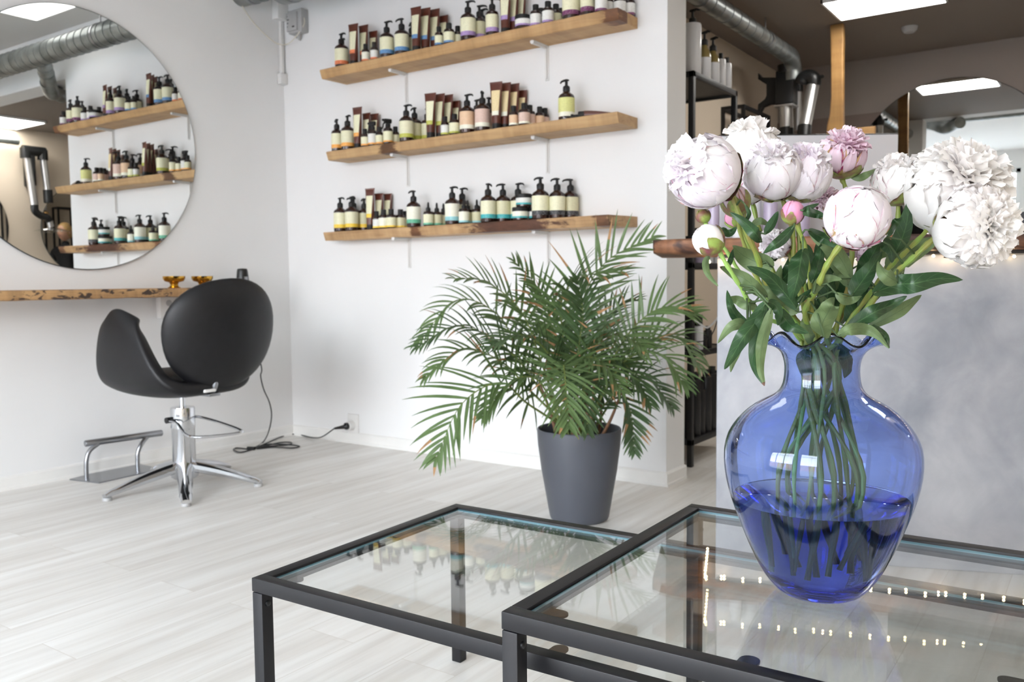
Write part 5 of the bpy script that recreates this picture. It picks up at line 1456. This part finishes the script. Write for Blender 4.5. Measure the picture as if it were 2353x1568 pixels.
def bloom(parent, c, R, axis, kind, seed, mat, ecc=1.0, tint=.5):
    rs = random.Random(seed); X, Y, Z = frame_of(axis, rs.uniform(0, 6))
    c = Vector(c)
    m = MB()
    if kind == 'ball':         # tight globe with overlapping petals
        m.sphere((0, 0, 0), R*.80, 20, 12); 
        for i in range(len(m.v)): m.v[i] = c+m.v[i]
        lay = [(5, .97, 2.95, .55, .9, .012, .0), (5, .94, 2.9, .15, 1.0, .012, .0), (6, .90, 2.6, .0, .9, .02, .0), (5, 1.00, 3.0, 1.0, .85, .014, .01)]
        for n_, rr, t0, t1, w, rf, fl_ in lay:
            for j in range(n_):
                cup_petal(m, c, X, Y, Z, R*rr*rs.uniform(.985, 1.015), 6.283*j/n_+rs.uniform(-.3, .3)+rr*9, w*rs.uniform(.85, 1.1), t0, t1+rs.uniform(-.15, .2), rf, rs, fl_, tint*rs.choice([0, .5, 1, 1.2]), ecc)
        for j in range(9): cup_petal(m, c, X, Y, Z, R*rs.uniform(1.0, 1.03), rs.uniform(0, 6.3), rs.uniform(.35, .6), 3.05, rs.uniform(1.4, 2.3), .03, rs, .04, tint*1.5, ecc)
    elif kind == 'cup':        # opening bowl: big outer petals with a ruffled crown
        m.sphere((0, 0, 0), R*.72, 20, 12)
        for i in range(len(m.v)): m.v[i] = c+m.v[i]
        for n_, rr, t0, t1, w, rf, fl_ in [(6, .86, 2.6, .0, .75, .05, .06), (7, .90, 2.8, .25, .7, .05, .07), (7, .94, 2.9, .5, .7, .045, .07), (7, .98, 3.0, .75, .7, .04, .08), (7, 1.0, 3.05, 1.05, .7, .04, .09), (6, 1.01, 3.08, 1.45, .65, .035, .07)]:
            for j in range(n_): cup_petal(m, c, X, Y, Z, R*rr*rs.uniform(.97, 1.03), 6.283*j/n_+rs.uniform(-.35, .35)+rr*11, w*rs.uniform(.8, 1.1), t0, t1+rs.uniform(-.2, .25), rf, rs, fl_, tint*rs.choice([0, .3, .8, 1.1]), ecc)
        for j in range(40): open_petal(m, c, X, Y, Z, R, rs.uniform(0, 6.3), rs.uniform(.05, 1.05), R*rs.uniform(.92, 1.08), R*rs.uniform(.22, .36), rs, .20, tint*.2, rs.uniform(.1, .6))
    elif kind == 'fluffy':     # fully open double flower
        m.sphere((0, 0, 0), R*.5, 16, 10)
        for i in range(len(m.v)): m.v[i] = c+m.v[i]
        N_ = 150
        for j in range(N_):
            q = (j+.5)/N_; tht = math.acos(1-1.45*q); ph = j*2.39996+rs.uniform(-.15, .15)
            open_petal(m, c, X, Y, Z, R, ph, tht, R*rs.uniform(.84, 1.06)*(1-.04*q), R*rs.uniform(.20, .36), rs, .20, tint*rs.choice([0, 0, 0, .6]), rs.uniform(.1, .5))
        for j in range(14):
            cup_petal(m, c, X, Y, Z, R*rs.uniform(.96, 1.10), 6.283*j/14+rs.uniform(-.2, .2), rs.uniform(.35, .55), 2.7, rs.uniform(1.1, 1.5), .045, rs, .14, tint*rs.choice([0, .5]), ecc)
    elif kind == 'crumpled':   # small half-open flower, pink and creased
        m.sphere((0, 0, 0), R*.6, 16, 10)
        for i in range(len(m.v)): m.v[i] = c+m.v[i]
        for j in range(60):
            q = (j+.5)/60; open_petal(m, c, X, Y, Z, R, j*2.4, .1+1.35*q, R*rs.uniform(.8, 1.08), R*rs.uniform(.18, .30), rs, .3, tint*rs.uniform(.2, 1.1), rs.uniform(0, .6))
        for n_, rr, t0, t1, w in [(7, .9, 3.0, .8, .6), (7, .98, 3.05, 1.2, .55)]:
            for j in range(n_): cup_petal(m, c, X, Y, Z, R*rr*rs.uniform(.96, 1.04), 6.283*j/n_+rs.uniform(-.3, .3)+rr*9, w, t0, t1+rs.uniform(-.25, .25), .06, rs, .02, tint*1.5, ecc)
    elif kind == 'bud':
        m.sphere((0, 0, 0), R*.88, 18, 12)
        for i in range(len(m.v)):
            m.v[i] = c+m.v[i]
        for n_, rr, t0, t1, w in [(4, .94, 3.0, .05, 1.0), (4, 1.0, 3.0, .35, .9)]:
            for j in range(n_): cup_petal(m, c, X, Y, Z, R*rr*rs.uniform(.985, 1.015), 6.283*j/n_+rs.uniform(-.3, .3)+rr*9, w, t0, t1, .015, rs, 0, tint*rs.choice([.3, .8, 1.2]), ecc)
    return m.obj('bloom', M[mat], parent, sharp=0), (X, Y, Z)
def sepals(parent, c, R, fr, n_, seed, reach=1.9, ecc=1.0):
    rs = random.Random(seed); X, Y, Z = fr; c = Vector(c)
    for j in range(n_):
        m = MB(); cup_petal(m, c, X, Y, Z, R*1.035, 6.283*j/n_+rs.uniform(-.3, .3), rs.uniform(.55, .85), 3.1, reach*rs.uniform(.82, 1.1), .02, rs, .03, 0, ecc, 6, 7)
        m.obj('sepal', M['sepal'], parent, sharp=0)
def leaf_mesh(pts, w, fold=.25, seed=0, face=None, ruf=.06, brown=False):
    """lance-shaped leaf along pts"""
    rs = random.Random(seed); path = catmull(pts, 6); n_ = len(path)
    view = Vector((_F.x, _F.y, _F.z)) if face is None else Vector(face)
    k = rs.uniform(0, 6)
    m = MB(); nu = 6; vs = []; uvs = []
    for i, p in enumerate(path):
        v = i/(n_-1); t = (path[min(i+1, n_-1)]-path[max(i-1, 0)]).normalized()
        s = t.cross(view); s = s.normalized() if s.length > .1 else t.orthogonal().normalized()
        nn = s.cross(t).normalized()
        ww = w*.5*(math.sin(math.pi*min(1, v**.8*.97+.03))**.72)*(1-.18*v)+.0006
        if i == n_-1: ww = .0004
        for j in range(nu+1):
            u = -1+2*j/nu
            wav = ruf*w*math.sin(v*13+k+u*1.2)*abs(u)**1.5
            vs.append(p+s*(u*ww)+nn*(fold*ww*abs(u)+wav)); uvs.append((u, v))
    fs = []; br = []
    m.add(vs, [], 0, True, uvs)
    for i in range(n_-1):
        for j in range(nu):
            a = i*(nu+1)+j; m.f.append([a, a+1, a+nu+2, a+nu+1]); m.m.append(1 if (brown and i > n_-3) else 0); m.sm.append(True)
    return m
NK = Vector((VX, VY, .83))
def Fp(x, y, D): return at(x, y, D)
# name, bloom centre px, depth, radius px, axis (right, up, toward camera), kind, petal material, squash, tint, stem pixels [(x,y,D)..], tip in vase (angle, radius, z), label
PE = [
 ((1622, 397), 1.20, 80, (-.75, .25, .35), 'cup', 'petal_white', .98, .75, [(1675, 448, 1.215), (1700, 498, 1.22), (1736, 580, 1.235), (1770, 665, 1.26), (1803, 745, 1.28)], (2.6, .045, .05), 'large white peony at the far left of the bouquet, facing left, magenta streaks'),
 ((1726, 352), 1.36, 66, (.05, 1, .1), 'cup', 'petal_cream', .92, .4, [(1717, 450, 1.36), (1708, 530, 1.35), (1722, 600, 1.34), (1769, 691, 1.32), (1812, 760, 1.31)], (3.4, .05, .03), 'white peony standing highest behind the left blooms, in front of the monitor edge'),
 ((1776, 400), 1.26, 62, (-.15, .9, .4), 'cup', 'petal_white', 1.0, .7, [(1812, 448, 1.28), (1821, 530, 1.28), (1824, 600, 1.285), (1842, 690, 1.29), (1860, 760, 1.295)], (1.9, .03, .02), 'broad two-lobed white peony in the middle left of the bouquet'),
 ((1937, 358), 1.34, 54, (.1, .95, .35), 'crumpled', 'petal_pink', .98, 1.1, [(1940, 412, 1.34), (1944, 440, 1.34), (1958, 560, 1.33), (1950, 650, 1.32), (1922, 755, 1.31)], (.6, .03, .06), 'dusty pink crumpled peony, topmost in the middle of the bouquet'),
 ((1970, 497), 1.15, 74, (.1, .85, .55), 'ball', 'petal_white', 1.0, .75, [(1926, 556, 1.17), (1900, 610, 1.19), (1876, 665, 1.21), (1850, 715, 1.24), (1842, 765, 1.26)], (4.6, .035, .02), 'tight round white peony ball at the front centre'),
 ((2060, 418), 1.33, 52, (-.15, .95, .2), 'cup', 'petal_cream', 1.05, .9, [(2066, 480, 1.33), (2058, 560, 1.33), (2020, 650, 1.33), (1975, 720, 1.32), (1935, 765, 1.31)], (.2, .05, .02), 'half-open white peony between the round ball and the big fluffy flower'),
 ((2190, 445), 1.29, 104, (.35, .75, .55), 'fluffy', 'petal_cream', .9, .25, [(2125, 535, 1.29), (2075, 585, 1.29), (2035, 625, 1.29), (1985, 695, 1.29), (1938, 758, 1.30)], (5.6, .04, .04), 'biggest fluffy white peony at the upper right of the bouquet'),
 ((2232, 522), 1.17, 84, (.50, .05, .80), 'fluffy', 'petal_cream', .9, .2, [(2150, 545, 1.20), (2095, 595, 1.22), (2045, 640, 1.24), (1995, 705, 1.27), (1945, 762, 1.29)], (5.2, .05, .03), 'fully open white peony facing the camera at the lower right'),
 ((1628, 552), 1.17, 36, (-.55, .45, .1), 'bud', 'petal_cream', 1.05, .55, [(1648, 575, 1.175), (1672, 612, 1.18), (1705, 665, 1.20), (1745, 725, 1.23), (1800, 768, 1.26)], (3.0, .05, .02), 'plump white peony bud with green sepals, lowest at the left'),
 ((1616, 497), 1.24, 17, (-.3, .9, .1), 'bud', 'sepal', 1.0, 0, [(1620, 512, 1.24), (1630, 530, 1.24), (1668, 575, 1.24), (1720, 650, 1.25), (1795, 755, 1.27)], (3.9, .03, .05), 'smallest closed green and maroon bud at the left edge'),
 ((1822, 489), 1.19, 26, (.0, .95, .3), 'bud', 'petal_rose', 1.1, .9, [(1834, 512, 1.19), (1848, 560, 1.20), (1860, 640, 1.22), (1866, 700, 1.24), (1868, 760, 1.27)], (4.2, .04, .03), 'bright pink closed bud in the centre of the bouquet'),
 ((1690, 462), 1.25, 34, (-.25, .95, .1), 'bud', 'petal_pink', 1.1, .9, [(1697, 492, 1.26), (1700, 530, 1.27), (1726, 605, 1.28), (1768, 690, 1.29), (1818, 760, 1.30)], (2.2, .05, .03), 'pale pink bud right below the large left peony'),
 ((1688, 503), 1.30, 23, (-.6, .6, 0), 'bud', 'petal_rose', 1.0, .5, [(1700, 520, 1.30), (1722, 570, 1.31), (1760, 640, 1.32), (1800, 710, 1.32), (1835, 765, 1.315)], (2.8, .03, .02), 'half-hidden pink bud behind the thick left stem'),
 ((1722, 428), 1.34, 40, (-.1, .5, .5), 'ball', 'petal_white', 1.0, 1.0, [(1735, 462, 1.35), (1745, 530, 1.35), (1775, 620, 1.34), (1810, 700, 1.33), (1846, 765, 1.32)], (1.5, .05, .04), 'white peony with magenta edges peeking out between the two left blooms'),
 ((1785, 560), 1.29, 34, (-.75, .1, .4), 'crumpled', 'petal_white', 1.0, .4, [(1808, 578, 1.30), (1820, 600, 1.30), (1838, 650, 1.30), (1855, 700, 1.30), (1872, 765, 1.30)], (1.0, .04, .03), 'small white frilled peony hanging behind the leaves below the pink bud'),
 ((1845, 405), 1.28, 60, (.2, .9, .35), 'cup', 'petal_white', 1.0, .7, [(1833, 455, 1.29), (1835, 530, 1.29), (1842, 620, 1.295), (1858, 700, 1.30), (1880, 762, 1.30)], (.9, .05, .05), 'right lobe of the paired white peonies beside the dusty pink flower'),
 ((1900, 470), 1.36, 34, (-.4, .6, .2), 'crumpled', 'petal_pink', 1.0, .8, [(1905, 500, 1.36), (1910, 560, 1.36), (1912, 640, 1.35), (1908, 700, 1.34), (1900, 765, 1.32)], (.4, .05, .02), 'pink petalled flower half hidden behind the round white ball'),
 ((1988, 580), 1.33, 22, (.0, -.8, .2), 'crumpled', 'petal_pink', 1.2, .3, [(1985, 562, 1.335), (1982, 550, 1.34), (1972, 620, 1.335), (1945, 700, 1.33), (1912, 765, 1.32)], (6.0, .04, .05), 'limp pale petals drooping under the round white ball'),
]
FX = Vector((_R.x, _R.y, 0)); FB = Vector((-_F.x, -_F.y, 0)).normalized()
peonies = []
for idx, (pc, D, rp, axv, kind, mat, ecc, tnt, st, vt, lab) in enumerate(PE):
    c = Fp(pc[0], pc[1], D); R = rp*D/FPX
    axis = (FX*axv[0]+Vector((0, 0, 1))*axv[1]+FB*axv[2]).normalized()
    bp = c-axis*R*.9
    spts = [Fp(*q) for q in st]
    a, rr, zz = vt
    # through the neck and down to the foot of the vase
    ne = spts[-1]; dv = Vector((ne.x-VX, ne.y-VY, 0))
    if dv.length > .040: ne = Vector((VX, VY, ne.z))+dv.normalized()*.040
    k = idx*2.4; 
    ne2 = Vector((VX+.026*math.cos(k), VY+.026*math.sin(k), .800))
    lo = Vector((VX+rr*math.cos(a), VY+rr*math.sin(a), VZ+.022+zz))
    mid = Vector((VX+(.05+.02*math.sin(k))*math.cos(a+.4), VY+(.05+.02*math.sin(k))*math.sin(a+.4), .66))
    path = [bp+axis*R*.25]+[spts[0].lerp(bp, .5) if kind != 'fluffy' else spts[0]]+spts[1:-1]+[ne, ne2, mid, lo]
    root = thing('peony', lab, 'flower', lo, 0, 'peonies in the blue vase')
    def rel(p): return Vector(p)-lo
    thick = .0034 if kind in ('bud',) else (.0048 if idx in (0, 4, 7) else .0042)
    cp = catmull([rel(p) for p in path], 6)
    MB().tube(cp, [thick*(.85+.15*math.sin(i*1.7)) for i in range(len(cp))], 10).obj('stem', M['stem_green' if idx in (8, 9) else 'stem'], root)
    bo, fr = bloom(root, rel(c), R, axis, kind, 50+idx, mat, ecc, tnt)
    sepals(root, rel(c), R, fr, 5 if kind != 'fluffy' else 4, 70+idx, {'bud': 1.2, 'ball': 2.25, 'cup': 2.25, 'fluffy': 2.3, 'crumpled': 2.0}[kind], ecc)
    peonies.append((root, lo, [Vector(p) for p in catmull(path, 6)], st))
# leaves: pixel path, width px, depth, tone
LV = [
 ([(2006, 674), (2060, 655), (2103, 651), (2160, 640), (2212, 643)], 48, 1.19, 'd'), ([(1948, 754), (1980, 735), (2013, 716), (2050, 700), (2084, 681)], 36, 1.22, 'd'), ([(1994, 754), (2057, 721), (2090, 700), (2117, 678)], 30, 1.27, 'l'),
 ([(1925, 772), (1955, 758), (1989, 757), (2015, 770), (2043, 801)], 28, 1.20, 'l'), ([(1985, 756), (2015, 760), (2035, 775), (2044, 800)], 22, 1.22, 'd'), ([(1894, 775), (1890, 745), (1902, 720), (1912, 700), (1918, 686)], 56, 1.19, 'l'),
 ([(1845, 572), (1840, 600), (1834, 634), (1826, 665), (1820, 691)], 48, 1.16, 'd'), ([(1760, 694), (1740, 735), (1709, 775), (1685, 815), (1665, 849)], 38, 1.14, 'd'), ([(1725, 740), (1702, 780), (1688, 820), (1679, 856)], 26, 1.17, 'l'),
 ([(1762, 700), (1750, 740), (1737, 790), (1735, 840), (1757, 887)], 32, 1.15, 'd'), ([(1772, 712), (1762, 750), (1750, 800), (1748, 850), (1757, 884)], 26, 1.14, 'l'), ([(1765, 694), (1782, 702), (1790, 722), (1788, 748)], 24, 1.15, 'd'),
 ([(1790, 713), (1805, 735), (1823, 752), (1858, 766)], 34, 1.17, 'd'), ([(1717, 743), (1695, 730), (1680, 705), (1671, 667)], 24, 1.17, 'd'), ([(1718, 746), (1700, 744), (1676, 755), (1649, 790)], 26, 1.17, 'l'),
 ([(1763, 682), (1735, 660), (1709, 640), (1680, 625), (1655, 613)], 34, 1.20, 'l'), ([(1740, 706), (1715, 698), (1695, 690), (1673, 685)], 28, 1.22, 'l'), ([(1775, 615), (1745, 605), (1712, 590), (1683, 566)], 54, 1.24, 'l'),
 ([(1831, 710), (1800, 670), (1765, 635), (1717, 612)], 36, 1.20, 'd'), ([(1834, 718), (1805, 700), (1775, 672), (1750, 640)], 42, 1.26, 'l'), ([(1825, 520), (1800, 548), (1778, 565), (1754, 583)], 24, 1.17, 'd'),
 ([(1750, 556), (1735, 535), (1712, 512), (1678, 488)], 30, 1.19, 'd'), ([(1843, 488), (1860, 486), (1878, 492), (1898, 498)], 24, 1.18, 'd'), ([(1846, 484), (1860, 478), (1882, 468)], 13, 1.18, 'd'),
 ([(1858, 529), (1888, 545), (1905, 555), (1925, 568)], 26, 1.2, 'd'), ([(1955, 640), (1935, 600), (1906, 563), (1880, 545), (1856, 527)], 42, 1.23, 'l'), ([(1953, 404), (1975, 408), (1995, 400), (2016, 388)], 17, 1.33, 'l'),
 ([(2055, 585), (2072, 550), (2084, 510), (2090, 455)], 42, 1.28, 'd'), ([(2040, 622), (2075, 590), (2115, 570), (2162, 545)], 60, 1.31, 'l'), ([(2035, 545), (2048, 525), (2060, 510), (2076, 497)], 22, 1.2, 'd'),
 ([(2008, 545), (2035, 558), (2048, 580), (2050, 604)], 30, 1.24, 'd'), ([(1978, 645), (1992, 610), (2008, 580), (2022, 550)], 42, 1.27, 'd'), ([(1957, 680), (1975, 655), (2000, 620), (2027, 578)], 46, 1.22, 'd'),
 ([(2062, 648), (2045, 638), (2030, 625), (2018, 600)], 38, 1.18, 'l'), ([(2056, 640), (2068, 625), (2082, 609)], 26, 1.24, 'l'), ([(1921, 674), (1940, 690), (1960, 690), (1980, 680)], 20, 1.2, 'l'),
 ([(1869, 674), (1885, 650), (1905, 640), (1934, 642)], 24, 1.2, 'l'), ([(1951, 662), (1942, 630), (1918, 600), (1888, 578)], 38, 1.25, 'l'), ([(1832, 694), (1848, 682), (1864, 664)], 16, 1.2, 'd'),
 ([(1885, 745), (1900, 690), (1902, 640), (1888, 590)], 44, 1.33, 'd'), ([(1985, 745), (1990, 700), (1992, 650), (1988, 610)], 36, 1.32, 'd'), ([(1866, 650), (1876, 620), (1884, 590), (1886, 560)], 30, 1.22, 'd'),
 ([(1628, 588), (1622, 605), (1627, 630), (1650, 658)], 16, 1.18, 'l'), ([(1659, 527), (1676, 536), (1693, 523)], 18, 1.22, 'd'), ([(1672, 613), (1680, 595), (1684, 573)], 12, 1.2, 'd'), ([(1758, 538), (1775, 512), (1788, 486)], 20, 1.22, 'd'),
 ([(1726, 518), (1748, 508), (1768, 518)], 17, 1.26, 'l'), ([(1860, 700), (1870, 660), (1895, 620), (1930, 600)], 34, 1.34, 'd'), ([(1800, 740), (1815, 700), (1830, 660), (1836, 610)], 40, 1.34, 'd'), ([(1930, 745), (1935, 700), (1925, 650), (1910, 600)], 40, 1.35, 'd'),
 ([(1770, 650), (1800, 640), (1815, 615), (1820, 580)], 34, 1.33, 'd'), ([(1850, 560), (1858, 590), (1852, 630), (1845, 660)], 28, 1.27, 'd'), ([(1820, 760), (1808, 748), (1795, 735), (1780, 725)], 26, 1.22, 'd'), ([(1865, 790), (1862, 772), (1850, 745), (1845, 730)], 26, 1.25, 'l'),
 ([(1712, 470), (1722, 492), (1712, 510), (1702, 520)], 9, 1.2, 'd'), ([(1880, 800), (1900, 830), (1905, 855), (1900, 880)], 34, 1.30, 'd'), ([(1925, 790), (1945, 815), (1948, 845), (1940, 870)], 32, 1.29, 'd'), ([(1850, 800), (1848, 830), (1858, 860), (1870, 880)], 34, 1.28, 'd'), ([(1905, 790), (1920, 820), (1925, 850), (1915, 880)], 30, 1.32, 'l'),
 ([(1905, 760), (1880, 720), (1862, 690), (1850, 650)], 40, 1.31, 'd'), ([(1950, 745), (1962, 715), (1975, 690), (2000, 655)], 40, 1.31, 'd'), ([(1890, 700), (1905, 665), (1925, 640), (1950, 610)], 42, 1.33, 'l'),
 ([(1800, 720), (1790, 690), (1785, 655), (1795, 610)], 38, 1.33, 'l'), ([(1925, 720), (1940, 680), (1948, 640), (1945, 590)], 40, 1.33, 'd'), ([(2000, 700), (2015, 670), (2040, 650), (2075, 625)], 34, 1.3, 'd'),
 ([(1780, 600), (1775, 575), (1765, 550), (1745, 530)], 30, 1.3, 'd'), ([(1880, 600), (1890, 570), (1905, 545), (1900, 515)], 34, 1.32, 'd'), ([(1990, 620), (2010, 590), (2035, 580), (2060, 590)], 30, 1.32, 'l'),
]
for li, (pp_, w, D, tone) in enumerate(LV):
    n_ = len(pp_)
    pts = [Fp(x, y, D+.012*math.sin(2.1*i+li)) for i, (x, y) in enumerate(pp_)]
    best = None
    for pi, (root, lo, path, st) in enumerate(peonies):
        for q in path:
            if q.z < .82 and li < 55: continue
            d = (q-pts[0]).length
            if best is None or d < best[0]: best = (d, pi, q)
    d, pi, q = best
    root, lo = peonies[pi][0], peonies[pi][1]
    m = leaf_mesh([p-lo for p in pts], w*D/FPX, .28, li, None, .05, li in (9, 10, 15, 16))
    # leaf stalk back to the stem
    if d > .004:
        a = q-lo; b = pts[0]-lo; e = pts[1]-lo
        m.tube([a, a.lerp(b, .5)+Vector((0, 0, .3*min(.03, d))), b, b.lerp(e, .25)], [.0016, .0014, .0012, .0008], 6, 2)
    m.obj('leaf', [M['leaf_dark' if tone == 'd' else 'leaf_light'], M['leaf_brown'], M['leaf_light']], root, sharp=0)
